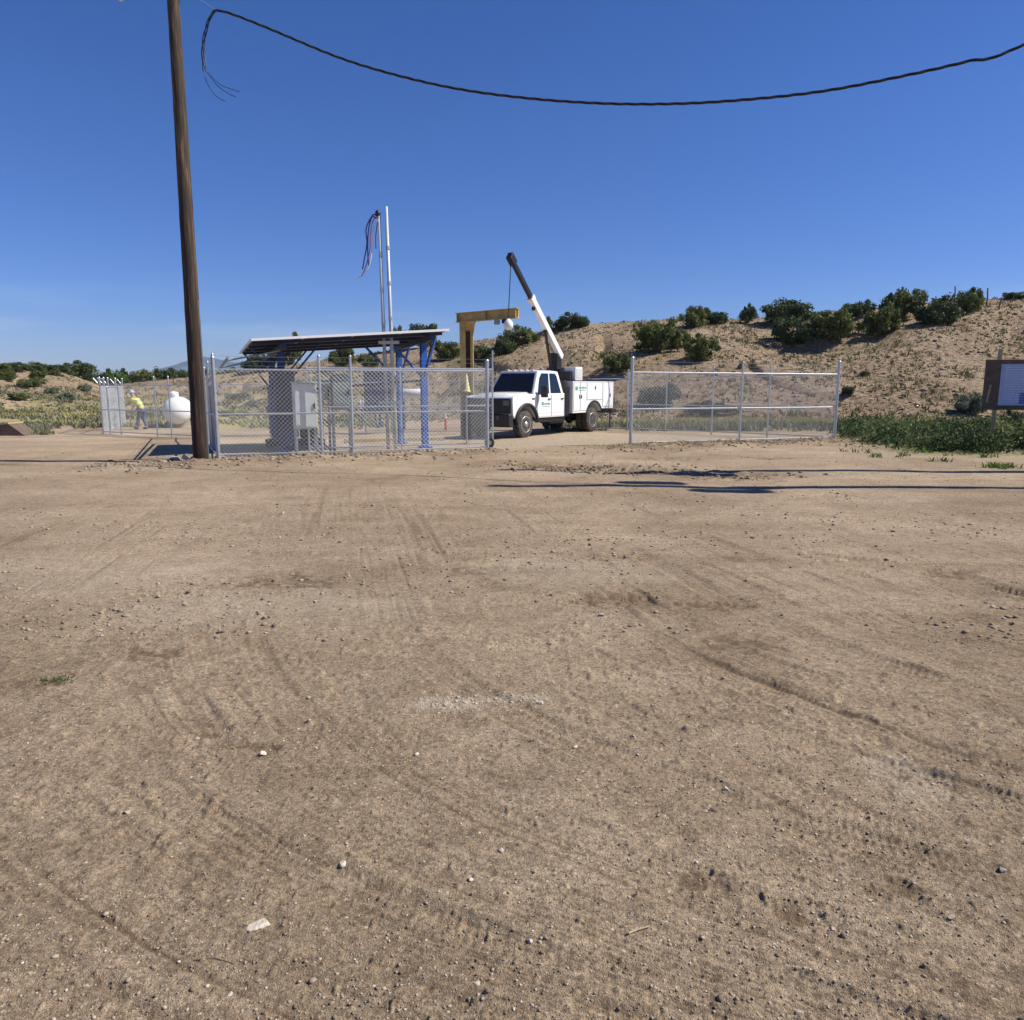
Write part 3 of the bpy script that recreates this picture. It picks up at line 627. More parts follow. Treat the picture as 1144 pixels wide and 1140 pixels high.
for a in [
 (735,352,394,56,J,'broad juniper bush on the slope above the right fence, just left of the middle post'),
 (758,366,388,26,J,'smaller pale juniper lobe at the right side of the broad slope bush'),
 (784,371,403,38,J,'round green juniper on the slope above the centre of the right fence'),
 (777,338,366,34,J,'green juniper at the left end of the skyline pair above the right fence'),
 (799,344,362,28,J2,'low bluish juniper at the right end of the skyline pair above the right fence'),
 (836,338,361,20,J2,'small lone upright juniper standing on the skyline'),
 (688,390,417,36,J,'round green juniper on the slope directly above the rear of the truck'),
 (883,333,360,58,J2,'wide dark juniper on the crest at the left of the long bush row'),
 (880,350,385,44,J2,'dark juniper on the slope casting a long shadow, below the crest row'),
 (924,342,378,58,J,'large yellow green juniper in the middle of the long bush row'),
 (957,333,354,34,J2,'brownish dark bush on the crest behind the middle of the row'),
 (983,338,376,44,J,'full dark green juniper low in the row, left of the tallest bush'),
 (1008,317,356,42,J,'tallest juniper of the crest row, pointing above its neighbours'),
 (1048,329,362,44,J2,'dark juniper right of the tallest bush, casting a long shadow'),
 (1082,320,348,32,J,'rounded juniper at the right end of the crest row beside the fence stakes'),
 (1133,325,334,22,J2,'low bush on the skyline at the right edge of the picture'),
 (641,348,366,34,J2,'dark bush on the skyline right of the crane boom'),
 (618,353,370,24,J,'green bush on the skyline touching the right side of the crane boom'),
 (583,361,386,36,J,'bushy juniper between the yellow hoist beam and the crane boom'),
 (563,374,396,24,J2,'dark bush just below the white hook ball'),
 (537,385,402,34,J2,'low dark bush right of the yellow hoist column'),
 (472,357,384,32,J2,'dark bush showing above the right end of the canopy roof'),
 (446,361,384,24,J,'small bush showing above the canopy roof right of the mast'),
 (322,370,392,34,J,'green bush top showing above the left end of the canopy roof'),
 (286,392,416,30,J2,'dark tree at the left end of the canopy roof'),
 (385,384,409,32,O,'olive bush on the hill seen below the canopy roof'),
 (412,392,412,24,O,'olive bush on the hill behind the twin mast'),
 (500,378,402,34,O,'olive bush on the hill behind the right canopy post'),
 (735,424,455,46,S,'large grey green shrub behind the left panel of the right fence'),
 (792,447,462,62,O,'low dark spreading shrub behind the right fence beside a pale boulder'),
 (948,429,442,14,J2,'tiny dark shrub alone on the slope right of the fence corner'),
 (965,414,420,12,O,'tiny olive sprig on the bare slope right of the fence'),
 (828,405,412,8,O,'tiny shrub on the slope above the right fence centre'),
 (1084,437,462,34,S,'grey green prickly shrub at the foot of the hill left of the notice board'),
 (1135,455,482,30,J2,'dark green shrub below the notice board'),
]: shrub(*a)
for a in [
 (86,402,417,46,J2,'large dark tree at the top right of the left sandy hill'),
 (60,405,417,30,J2,'dark tree left of the largest tree on the left hill'),
 (42,404,415,26,J,'second green tree from the left on the left hill crest'),
 (20,404,413,26,J2,'dark tree nearest the left edge on the left hill crest'),
 (2,404,414,20,J,'green tree cut by the left edge on the left hill crest'),
 (35,420,433,27,J,'round green bush on the sandy face of the left hill'),
 (20,409,416,12,J2,'small dark bush near the top of the left sandy face'),
 (44,411,424,16,O,'brownish bush on the upper right of the left sandy face'),
 (5,412,424,26,O,'brownish scrub at the left edge of the sandy face'),
 (62,412,420,12,O,'small olive bush at the right of the left sandy face'),
]: shrub(*a)
for a in [
 (108,412,430,34,J2,'dark tree right beside the left hill in the far tree line',110), (128,410,430,30,BG,'bright green tree in the far tree line above the worker',112),
 (146,411,430,28,J2,'dark tree in the far tree line above the worker',115), (163,410,430,30,J,'green tree in the far tree line right of the worker',112),
 (180,411,430,28,J2,'dark tree in the far tree line above the white tank',116), (197,410,430,30,J2,'wide dark tree in the far tree line left of the utility pole',112),
 (214,411,430,26,J,'green tree in the far tree line touching the utility pole',115), (236,411,430,32,J2,'dark tree in the far tree line right of the utility pole',112),
 (256,410,430,30,J2,'dark tree in the far tree line behind the corner post',114)]:
    shrub(*a[:6], Y=a[6], name='far_tree', cat='tree', group='far tree line')
for (px, py, w, lb) in [(58,440,16,'grey scrub bush on the plain below the left hill, nearest the round bush'),(75,447,20,'dark grey scrub bush in the middle of the left plain'),
      (95,437,14,'small scrub bush just left of the fence corner posts'),(20,447,24,'wide low scrub bush at the left of the plain'),(265,446,26,'grey bush on the plain seen through the left end of the front fence'),
      (283,455,20,'greener bush on the plain seen through the front fence left of the cabinets'),(253,466,12,'small bush close behind the left end of the front fence')]:
    shrub(px, py-9, py, w, S if w % 3 else O, lb, name='scrub_bush', group='scrub bushes on the plain')
# small weeds in the lot
for (px, py, w, lb) in [(64,762,.15,'green weed tuft lying flat on the dirt at the left'),(47,713,.09,'small dark green weed on the dirt behind the flat weed tuft'),(1118,523,.5,'pale green weed clump on bare dirt below the weed bed')]:
    p = hit(px, py); n = 12; xy = np.stack([p.x+RNG.normal(0, w*.25, n), p.y+RNG.normal(0, w*.12, n)], -1)
    o = blades('weed_tuft', xy, np.full(n, w*.28), np.full(n, w*.05), M['weedgreen'] if w < .4 else M['brightgreen'], lb, 'weed', nb=14, spread=1.6, zf=G); del o['kind']
p = hit(30, 1110); n = 130; xy = np.stack([p.x+RNG.normal(0, .16, n), p.y+RNG.normal(0, .07, n)], -1)
blades('grass_patch', xy, np.full(n, .012)+RNG.random(n)*.014, np.full(n, .003), M['olive'], 'thin patch of tiny olive grass in the near left corner', nb=10, spread=2, zf=G)
# ------------------------------------------------------------------ individual stones
def stone(px, py, wpx, mt, label, flat=.6, seed=1, name='stone'):
    p = hit(px, py); s = wpx/861.5*p.y/2; r = random.Random(seed)
    import bmesh
    bm = bmesh.new(); bmesh.ops.create_icosphere(bm, subdivisions=3, radius=1)
    ds = [(Vector((r.gauss(0,1), r.gauss(0,1), r.gauss(0,1))).normalized(), r.uniform(.45,.85)) for _ in range(9)]
    for v in bm.verts:
        q = v.co.copy()
        for d, c in ds:
            t = q.dot(d)
            if t > c: q -= d*(t-c)*.9
        v.co = Vector((q.x*s, q.y*s*.85, q.z*s*flat))
    me = bpy.data.meshes.new(name); bm.to_mesh(me); bm.free(); me.materials.append(mt)
    o = bpy.data.objects.new(name, me); COL.objects.link(o); o.location = (p.x, p.y, g1(p.x, p.y)+s*flat*.28); o.rotation_euler = (0, 0, r.random()*6)
    return tag(o, label, 'stone', 'loose stones on the dirt')
for a in [
 (288,1028,31,'palestone','large flat pale stone lying in the dirt at lower left',.22,3),(293,838,10,'palestone','small round white stone in a dark hollow',.8,4),
 (383,960,12,'palestone','pale stone with a dark shadow left of centre',.7,5),(142,904,10,'stone','pair-forming tan stone in a scuffed patch at left',.7,6),
 (811,884,10,'palestone','round pale stone right of centre',.75,7),(603,788,9,'palestone','white stone at the end of the pale chip streak',.7,8),
 (256,1105,9,'palestone','small pale stone near the bottom left',.7,9),(533,1098,11,'palestone','pale stone near the bottom centre',.6,10),
 (592,1051,9,'palestone','small flat pale stone below the dry stick',.5,11),(526,980,9,'palestone','pale pebble directly left of the middle of the lot',.6,12),
 (930,1038,10,'stone','tan stone near the bottom right',.7,13),(1062,1030,11,'stone','dark sided stone near the right bottom corner',.8,14),
 (1120,975,12,'stone','brown stone at the right edge of the lot',.5,15),(893,1130,12,'stone','tan stone cut by the bottom edge at right',.7,16),
 (560,948,9,'stone','brown stone in the middle foreground',.7,17),(672,690,8,'stone','brown clod beyond the centre of the lot',.8,18),
 (316,574,7,'stone','dark clod on the dirt before the front fence',.9,19),(220,820,9,'stone','brown stone in loose soil at left',.7,20)]:
    stone(a[0], a[1], a[2], M[a[3]], a[4], a[5], a[6])
for i, (px, py, w, f_, lb) in enumerate([(196,515,13,.6,'pinkish rock heaped left of the utility pole, leftmost'),(209,513,12,.8,'pinkish rock heaped against the utility pole, second from left'),
     (216,516,10,.7,'tan rock touching the left side of the utility pole foot'),(244,513,9,.7,'rock between the utility pole and the corner post'),(184,518,7,.6,'small rock left of the rock heap by the pole')]):
    stone(px, py, w, M['palestone' if i < 2 else 'stone'], lb, f_, 40+i, 'rock')
stone(783,461,14,M['palestone'],'pale boulder beside the dark shrub behind the right fence',.9,50,'boulder')
# dry stick
p0 = hit(702,1046); p1 = hit(726,1036); b = MB(); m_ = (p0+p1)/2
b.tube([Vector((q.x-m_.x, q.y-m_.y, g1(q.x, q.y)+.006)) for q in (p0, p0.lerp(p1,.4)+Vector((0,.006,0)), p0.lerp(p1,.8), p1)], [.003,.0035,.003,.0015], 6)
tag(b.build('dry_stick', M['drygrass'] if False else M['lumber'], loc=(m_.x, m_.y, 0)), 'short pale dry stick lying on the dirt', 'stick')
p0 = hit(215,1066); p1 = hit(262,1072); m_ = (p0+p1)/2; b = MB()
b.tube([Vector((q.x-m_.x, q.y-m_.y, g1(q.x, q.y)+.003)) for q in (p0, p0.lerp(p1,.5)+Vector((0,.01,0)), p1)], [.0012,.0018,.001], 5)
tag(b.build('dry_twig', M['bark'], loc=(m_.x, m_.y, 0)), 'long thin dark twig lying near the bottom left', 'twig')
# ------------------------------------------------------------------ fences
def fence(name, label, P0, P1, posts, hf=1.98, hp=2.3, top=True, mid=1.0, bottom=True, barbs=3, mesh=True, thick=(), group='chain link fence runs', fm='galv_mesh', pr=.030, arms=False, zoff=0, wirer=.0028, cat='fence'):
    P0 = Vector((P0[0], P0[1], 0)); P1 = Vector((P1[0], P1[1], 0)); L = (P1-P0).length; u = (P1-P0)/L
    z0 = h1(P0.x, P0.y)+zoff; z1 = h1(P1.x, P1.y)+zoff
    e = empty(name, (P0.x, P0.y, z0), label, cat, group)
    def pt(s, h): return Vector((u.x*s, u.y*s, (z1-z0)*s/L+h))
    nrm = Vector((u.y, -u.x, 0))
    for i, s in enumerate(posts):
        t = i in thick; r = pr*1.45 if t else pr; b = MB(); hh = hp if t else hf+.02+(.30 if barbs else 0)
        b.cyl(pt(s, -.15), pt(s, hh-.02), r, n=14); b.lathe([(r*1.12, 0), (r*1.12, .03), (r*.8, .055), (.001, .065)], pt(s, hh-.03), n=14)
        po = b.build('post', M['galv'], e, smooth=False)
        if t:
            for z in (.25, .75, 1.25, 1.75): MB().cyl(pt(s, z), pt(s, z+.03), r+.006, n=14).build('brace_band', M['galv'], po)
        if arms:
            b = MB(); b.cyl(pt(s, hf), pt(s, hf+.30)+nrm*(-.22), .016, n=8); b.build('barb_arm', M['galv'], po)
    if top: MB().cyl(pt(0, hf), pt(L, hf), .021, n=10).build('top_rail', M['galv'], e)
    if mid: MB().cyl(pt(0, mid)-nrm*.03, pt(L, mid)-nrm*.03, .021, n=10).build('mid_rail', M['galv'], e)
    if bottom: MB().cyl(pt(0, .10)-nrm*.03, pt(L, .10)-nrm*.03, .016, n=8).build('bottom_rail', M['galv'], e)
    if mesh:
        b = MB(); p = .098; hb, ht = .05, hf; n = int((L+ht)/p)+2
        for sg in (1, -1):
            for i in range(-int(ht/p)-2, int(L/p)+int(ht/p)+3):
                c = i*p; pts = []
                # s = c + sg*h, h in [hb,ht], s in [0,L]
                ha, hz = hb, ht
                if sg > 0: ha = max(ha, -c); hz = min(hz, L-c)
                else: ha = max(ha, c-L); hz = min(hz, c)
                if hz-ha < .02: continue
                b.cyl(pt(c+sg*ha, ha)+nrm*(.026+.002*sg), pt(c+sg*hz, hz)+nrm*(.026+.002*sg), wirer, n=3, cap=False)
        me = bpy.data.meshes.new('chain_link'); me.from_pydata(b.v, [], b.f); me.materials.append(M[fm]); o = bpy.data.objects.new('chain_link', me); COL.objects.link(o); o.parent = e
    for j in range(barbs):
        h = hf+.09+.10*j; b = MB(); n = max(2, int(L/.5)); off = nrm*(-.07*j-.03) if arms else Vector((0,0,0))
        b.tube([pt(L*i/n, h-.012*math.sin(PI*((i*.5*L/n*2) % 3)/3))+off for i in range(n+1)], .0028, 4)
        for i in range(int(L/.14)):
            c = pt(i*.14+.05, h)+off; b.cyl(c+Vector((.02, 0, .02)), c-Vector((.02, 0, .02)), .002, n=3, cap=False)
        b.build('barbed_wire', M['galv_old'], e)
    return e, pt
def along(P0, P1, pxs):
    """distances along P0->P1 of the posts seen at the given picture columns"""
    P0 = Vector(P0); P1 = Vector(P1); L = (P1-P0).length; u = (P1-P0)/L; r = []
    for px in pxs:
        k = kofpx(px)*1.0; s = (k*P0.y-P0.x)/(u.x-k*u.y); r.append(min(max(s, 0), L))
    return r
e, pt = fence('front_fence', 'left run of galvanised chain link fence, from the utility pole to the gate opening', A, B, along(A, B, (233,357,392,545)), thick=(0, 3), hp=2.24)
fence('front_fence', 'right run of galvanised chain link fence, right of the truck and gate opening', C_, D, along(C_, D, (700,829,950)), thick=(0, 2), hp=2.36)
E_ = Vector((4.45, 29.6)); Fp = Vector((-16.9, 31.6)); K1 = Vector((-12.3, 28.9))
fence('side_fence', 'chain link fence running obliquely back from the right corner post, seen through the right run', D, E_, along(D, E_, (860,797,745,702)), barbs=2, pr=.026)
fence('back_fence', 'long chain link fence along the back of the compound behind truck and canopy', E_, Vector((-11.62, 28.6)), [0,3,6,9,12,16.1], barbs=2, pr=.026, mid=0)
fence('back_fence', 'chain link fence before the worker and the white tank, left of the utility pole', Vector((-11.62, 28.6)), Fp, along(Vector((-11.62, 28.6)), Fp, (236,188,172))+[6.07], barbs=2, pr=.028, thick=())
fence('side_fence', 'end-on fence of closely spaced posts with slanted barbed wire arms at the far left corner', Fp, Fp+Vector((-2.6, 7.0)), [0,1.2,2.4,4.9,7.4], barbs=3, arms=True, pr=.034)
q = Vector((-16.25, 30.9)); fence('gate_leaf', 'narrow folded gate leaf leaning by the far left fence corner', q, q+Vector((.38, .12)), [0,.40], barbs=0, pr=.03, cat='gate', group='compound gates', mid=1.0, hf=1.9)
fence('side_fence', 'chain link fence running straight back behind the utility pole', A, Vector((-11.62, 28.6)), [0,3,6,9,12.3], barbs=2, pr=.026)
# sliding gate, standing open behind the left run
un = Vector((.935, .355)); nb_ = Vector((-.355, .935))
g0 = A+un*2.0+nb_*.22; g1_ = B+un*.22+nb_*.22
e, pt = fence('sliding_gate', 'open rolling gate leaf slid behind the left fence run, its wheel past the post', g0, g1_, [0,2.2,(g1_-g0).length], barbs=0, pr=.022, hf=1.95, mid=1.05, zoff=.08, cat='gate', group=None)
L_ = (g1_-g0).length; c = pt(L_-.09, .11)
w = MB().lathe([(.11,-.03),(.13,-.022),(.13,.022),(.11,.03)], c, 'Y', 20).build('wheel', M['rubber'], e); MB().lathe([(.001,-.035),(.06,-.035),(.06,.035),(.001,.035)], c, 'Y', 16).build('hub', M['rim'], w)
MB().cyl(pt(L_, 1.9), pt(L_, 2.42), .02, n=10).build('guide_post', M['galv'], e)
# ------------------------------------------------------------------ utility poles and cable
def util_pole(base, top, r0, r1, label, group='wooden utility poles'):
    z = h1(base.x, base.y); e = empty('utility_pole', (base.x, base.y, z), label, 'utility pole', group)
    d = Vector(top)-Vector((base.x, base.y, z)); b = MB(); N = 40; rnd = random.Random(3)
    pts = [d*(i/N)+Vector((rnd.uniform(-.004,.004), rnd.uniform(-.004,.004), 0)) for i in range(N+1)]; pts[0] = Vector((0,0,-.4))
    b.tube(pts, [r0+(r1-r0)*i/N for i in range(N+1)], 26); b.build('shaft', M['pole'], e, smooth=True); return e, d
pb = hit(225, 516); p_top0 = at(193.5, 0, pb.y+.15); dirp = (p_top0-pb)/(p_top0.z-pb.z); ptop = pb+dirp*10.6
e, d = util_pole(pb, ptop, .166, .108, 'tall brown wooden utility pole standing at the left corner of the fence')
dn = d.normalized()
def onp(h): return dirp*h
MB().box(onp(10.1)+Vector((-.2,-.17,0)), (2.4,.10,.12), rz=math.radians(8)).build('crossarm', M['lumber'], e, bevel=.008)
for dx in (-1.25, -.75, .55, .85):
    p = onp(10.1)+Vector((dx-.1, -.17+dx*.14, .06)); MB().lathe([(.02,0),(.045,.03),(.03,.05),(.05,.08),(.03,.10),(.035,.13),(.001,.15)], p, n=14).build('insulator', M['porcelain'], e, smooth=True)
wi = at(135, 1, pb.y+.1)-pb; MB().lathe([(.012,.12),(.05,.09),(.03,.06),(.06,.03),(.03,0),(.001,-.01)], wi, n=14).build('insulator', M['porcelain'], e, smooth=True)
MB().tube([wi+Vector((0,0,.11)), onp(10.05)+Vector((-.9,-.17,-.05))], .006, 5).build('guy_wire', M['galv_old'], e)
# a ground wire stapled on pole side
MB().tube([onp(h)+Vector((.172-.006*h,-.02,0)) for h in (0.02,1,2,3.4)], .006, 5).build('ground_wire', M['galv_old'], e)
# off-frame pair at right, whose shadows fall across the lot
for (x, y, lb, ld) in [(10.9,12.15,'wooden utility pole with a transformer can, just outside the right edge, nearer one',0),(11.0,14.5,'wooden utility pole with a transformer can, just outside the right edge, farther one',1)]:
    e2, d2 = util_pole(Vector((x, y, 0)), (x, y, 11.6), .17, .12, lb)
    t = MB().lathe([(.001,0),(.24,.02),(.24,.95),(.20,1.0),(.001,1.02)], (0,-.42,7.2), n=20).build('transformer', M['grey'], e2)
    t = MB().lathe([(.001,0),(.22,.02),(.22,.85),(.19,.9),(.001,.92)], (0,.42,8.4), n=20).build('transformer', M['grey'], e2)
EPT = Vector((10.9, 12.15, 8.25))
# service drop cable
cps = [(243,12,16.2),(262,17,16.12),(300,32,16.0),(380,65,15.7),(450,86,15.4),(520,101,15.1),(600,111,14.8),(680,116,14.45),(760,116,14.1),(840,111,13.75),(920,102,13.4),(1000,87,13.05),(1080,69,12.7),(1144,50,12.45)]
loopp = [(229,80,16.2),(227,62,16.2),(228,44,16.2),(232,27,16.2),(237,16,16.2)]
pts = [at(*c) for c in loopp]+[at(*c) for c in cps]+[EPT]
def catmull(P, n=10):
    out = []
    for i in range(len(P)-1):
        a = P[max(i-1, 0)]; b = P[i]; c = P[i+1]; d = P[min(i+2, len(P)-1)]
        for j in range(n):
            t = j/n; out.append(.5*((2*b)+(c-a)*t+(2*a-5*b+4*c-d)*t*t+(3*b-a-3*c+d)*t**3))
    out.append(P[-1]); return out
cp = catmull(pts, 14)
# resample evenly
def resample(P, step):
    out = [P[0]]; acc = 0
    for a, b in zip(P[:-1], P[1:]):
        L = (b-a).length; 
        if L < 1e-6: continue
        s = step-acc
        while s <= L: out.append(a.lerp(b, s/L)); s += step
        acc = (acc+L) % step
    return out
rp_ = resample(cp, .045)
e = empty('overhead_cable', rp_[0], 'twisted black overhead service cable sagging across the sky with a loose looped end', 'cable')
o0 = rp_[0].copy(); ph = 0; strands = [[], [], []]
for i, p in enumerate(rp_):
    dd = (rp_[min(i+1, len(rp_)-1)]-rp_[max(i-1, 0)]).normalized(); u = dd.cross(Vector((0,1,0))).normalized(); w = dd.cross(u)
    loose = max(0, 1-i*.045/1.3); rr = .014+.020*loose
    for j in range(3):
        t = i*.045/.42*2*PI*.5+j*2*PI/3; strands[j].append(p-o0+u*rr*math.cos(t)+w*rr*math.sin(t))
ends = [[(231,92),(238,104),(246,111),(252,113)],[(235,86),(243,96),(254,104),(264,109)],[(234,83),(245,94),(256,99),(268,103)]]
for j in range(3):
    tail = [at(a, b, 16.2)-o0 for a, b in ends[j]][::-1]
    b = MB(); b.tube(catmull(tail+[strands[j][0]], 6)+strands[j][1:], [.0065]*(len(catmull(tail+[strands[j][0]], 6)))+[.0112]*(len(strands[j])-1), 6); b.build('strand', M['cable'], e, smooth=True)
sp = at(243, 12, 16.2)
MB().tube([sp-o0, at(221,-2,16.3)-o0, ptop-Vector((0,0,1.2))-o0], .005, 5).build('support_wire', M['galv_old'], e)
# ------------------------------------------------------------------ solar canopy
cu = Vector((.92, .39, 0)).normalized(); cv = Vector((-.39, .92, 0)).normalized()
N0 = Vector((-5.95, 17.75, 0)); LC, DC = 4.75, 4.1
zNL = EYE+Tz(379)*N0.y; pNR = N0+cu*LC; zNR = EYE+Tz(368)*pNR.y
slope = (zNR-zNL)/LC; back = -.035
ez = h1(N0.x, N0.y); e = empty('solar_canopy', (N0.x, N0.y, ez), 'blue steel canopy carrying dark solar panels with pale edges, behind the left fence run', 'canopy')
def cpnt(u_, v_, dz=0): q = cu*u_+cv*v_; return Vector((q.x, q.y, zNL-ez+slope*u_+back*v_+dz))
def slab(m, u0, u1, v0, v1, z0, z1):
    vs = [cpnt(a, b, c) for c in (z0, z1) for a, b in ((u0,v0),(u1,v0),(u1,v1),(u0,v1))]
    return m.add(vs, [(0,3,2,1),(4,5,6,7),(0,1,5,4),(1,2,6,5),(2,3,7,6),(3,0,4,7)])
nu, nv = 4, 2
for i in range(nu):
    for j in range(nv):
        u0, u1 = LC*i/nu+.01, LC*(i+1)/nu-.01; v0, v1 = DC*j/nv+.01, DC*(j+1)/nv-.01
        b = MB(); slab(b, u0+.02, u1-.02, v0+.02, v1-.02, -.03, .0); p = b.build('solar_panel', M['panel'], e)
        b = MB()
        for a in ((u0,u1,v0,v0+.02),(u0,u1,v1-.02,v1),(u0,u0+.02,v0+.02,v1-.02),(u1-.02,u1,v0+.02,v1-.02)): slab(b, *a, -.035, .008)
        b.build('panel_frame', M['alu'], p)
for v_ in (.45, 1.55, 2.6, 3.65): b = MB(); slab(b, .05, LC-.05, v_-.03, v_+.03, -.10, -.037); b.build('purlin', M['navy'], e)
for u_ in (.75, LC-.42):
    b = MB(); slab(b, u_-.05, u_+.05, .15, DC-.15, -.24, -.103); b.build('rafter', M['navy'], e)
b = MB(); slab(b, 0, LC, -.012, -.002, -.045, .012); b.build('fascia', M['white2'], e)
b = MB(); slab(b, -.012, -.002, 0, DC, -.045, .012); b.build('fascia', M['white2'], e)
def gz(v): return h1(N0.x+v.x, N0.y+v.y)-ez
for (u_, v_) in ((.75,1.1),(LC-.42,.9),(.75,3.4),(LC-.42,3.4)):
    t_ = cpnt(u_, v_, -.24); g_ = Vector((t_.x, t_.y, gz(t_)-.05))
    b = MB(); hgt = t_.z-g_.z; R = Matrix.Rotation(math.atan2(cu.y, cu.x), 3, 'Z')
    c = (t_+g_)/2
    for sgn in (-1, 1): b.box(c+R @ Vector((0, sgn*.075, 0)), (.15,.014,hgt), R=R)
    b.box(c, (.012,.136,hgt), R=R)
    po = b.build('column', M['blue' if u_ > 2 else 'navy2'], e)
    MB().box(g_+Vector((0,0,.07)), (.32,.32,.03), R=R).build('base_plate', M['blue'], po)
    for sg in (-1, 1):
        tu = u_+sg*.95
        if 0 < tu < LC+.01 or True:
            tu = min(max(tu, .08), LC-.08)
            if abs(tu-u_) < .25: continue
            b = MB(); b.tube([cpnt(u_, v_, -1.15), cpnt(tu, v_, -.11)], .036 if u_ > 2 else .026, 8); b.build('brace', M['blue' if u_ > 2 else 'navy2'], e)
    b = MB(); b.tube([cpnt(u_, v_, -1.15)-Vector((0,0,.0)), cpnt(u_, max(.2, v_-.9), -.37)], .024, 8); b.build('brace', M['navy'], e)
b = MB(); b.tube([cpnt(.75,1.1,-1.2), cpnt(LC-.42,.9,-1.2)], .03, 8); b.build('tie_beam', M['navy'], e)
# rail added beyond the left eave to cast a line of shade
b = MB(); b.tube([cpnt(-.55,-.6,-.42), cpnt(-.55,DC+1.0,-.42)], .03, 8); b.tube([cpnt(-.55,.6,-.42), cpnt(.7,.6,-.25)], .02, 6); b.tube([cpnt(-.55,3.4,-.42), cpnt(.7,3.4,-.25)], .02, 6); b.build('shadow_rail', M['galv_old'], e)
# ------------------------------------------------------------------ twin service mast
mb = hit(438, 502); e = empty('service_mast', mb, 'twin galvanised conduit mast rising above the canopy with loose wires at its top', 'mast')
mast_px = [((434,503),(423.5,241)),((442,503),(431.5,231))]
tips = []
for (bx, by), (tx, ty) in mast_px:
    p0 = at(bx, by, mb.y)-mb; p1 = at(tx, ty, mb.y)-mb; p0.z = -.1; tips.append(p1)
    c = MB().tube([p0, p0.lerp(p1, .5), p1], [.048,.044,.036], 14).build('conduit', M['mast'], e, smooth=True)
    b = MB()
    for f_ in (.42,.56,.70,.84): q = p0.lerp(p1, f_); b.cyl(q-Vector((0,0,.04)), q+Vector((0,0,.04)), .056, n=14)
    b.build('coupling', M['galv'], c)
for py in (383, 450):
    a = at(423.5, py, mb.y)-mb; b_ = at(446.5, py, mb.y)-mb; MB().box((a+b_)/2+Vector((0,-.07,0)), (abs(b_.x-a.x),.04,.08)).build('strut', M['galv'], e)
t0 = tips[0]
MB().lathe([(.05,0),(.07,.04),(.065,.10),(.04,.14),(.001,.15)], t0+Vector((-.03,0,-.02)), n=14).build('weatherhead', M['black'], e, smooth=True)
for (mt, path, r) in [('wire_blue',[(422,243),(417,240),(413,250),(411,266),(411,285),(412,297)],.016),('wire_blue',[(421,244),(415,243),(409,256),(410,272),(407,290),(405,301)],.015),
                      ('wire_red',[(422,244),(417,246),(414,262),(413,280),(409,297),(404,309)],.012),('wire_white',[(423,246),(418,252),(416,268),(415,286),(411,300),(405,307),(400,311)],.011),('wire_blue',[(422,248),(420,262),(420,278)],.014)]:
    MB().tube(catmull([at(a, b_, mb.y-.05)-mb for a, b_ in path], 6), r, 6).build('loose_wire', M[mt], e, smooth=True)
# ------------------------------------------------------------------ compound equipment
def cabinet(name, label, px0, px1, py0, py1, Y, mt, depth=.35, rz=.1, legs=True, handle=True, cat='cabinet', group=None):
    a = at(px0, (py0+py1)/2, Y); b_ = at(px1, (py0+py1)/2, Y); w = b_.x-a.x; cx = (a.x+b_.x)/2; z0 = EYE+Tz(py1)*Y; z1 = EYE+Tz(py0)*Y; g = h1(cx, Y)
    e = empty(name, (cx, Y, g), label, cat, group, rz=rz); h = z1-z0; zc = (z0+z1)/2-g
    MB().box((0,0,zc), (w,depth,h)).build('body', M[mt], e, bevel=.012)
    d = MB().box((0,-depth/2-.014,zc), (w-.04,.026,h-.05)).build('door', M[mt], e, bevel=.006)
    if handle: MB().box((w*.36,-depth/2-.045,zc), (.03,.035,.14)).build('handle', M['blackmetal'], d, bevel=.004)
    b = MB(); b.box((0,-.03,z1-g+.012), (w+.05,depth+.09,.022)); b.build('rain_hood', M[mt], e)
    if legs:
        for sx in (-1, 1):
            for sy in (-1, 1): MB().box((sx*(w/2-.03), sy*(depth/2-.03), (z0-g)/2-.02), (.045,.045,z0-g+.04)).build('leg', M['galv_old'], e)
    return e
cabinet('electrical_cabinet', 'tall light grey electrical cabinet behind the left fence run, the palest one', 328, 353, 428, 479, 17.95, 'grey', rz=.42, depth=.28)
cabinet('electrical_cabinet', 'grey green electrical cabinet behind the left fence run, right of the palest one', 370, 391, 419, 458, 18.4, 'greygreen', rz=.35, depth=.28)
cabinet('pump_housing', 'tall dark navy equipment cabinet left of the pale grey cabinet', 309, 330, 414, 497, 19.2, 'navy', depth=.7, rz=.3, legs=False, cat='housing')
p = hit(331, 501); e = empty('equipment_skid', p, 'low dark steel skid on the gravel below the pale grey cabinet', 'skid', rz=.35)
for y_ in (-.0, .55): MB().box((0,y_,.14), (1.5,.09,.16)).build('skid_rail', M['navy'], e)
for x_ in (-.6,0,.6): MB().box((x_,.275,.24), (.09,.6,.05)).build('crossbar', M['navy'], e)
MB().box((.35,.30,.40), (.42,.36,.30)).build('motor', M['black'], e, bevel=.03); MB().cyl((-.5,.3,.40), (.1,.3,.40), .12, n=16).build('pump_barrel', M['navy'], e)
cabinet('meter_box', 'small grey meter box between the two larger cabinets', 357, 368, 431, 447, 18.3, 'greygreen', rz=.3, depth=.2, cat='meter box')
# strut rack
p = hit(376, 502); e = empty('strut_rack', p, 'galvanised strut frame standing behind the grey green cabinet', 'frame')
for px in (359, 393):
    q = at(px, 500, p.y)-p; MB().box((q.x, 0, .95), (.05,.05,1.95)).build('upright', M['galv_old'], e)
for z in (.75, 1.15, 1.75): MB().box((0, -.035, z), (.85,.02,.045)).build('crossbar', M['galv_old'], e)
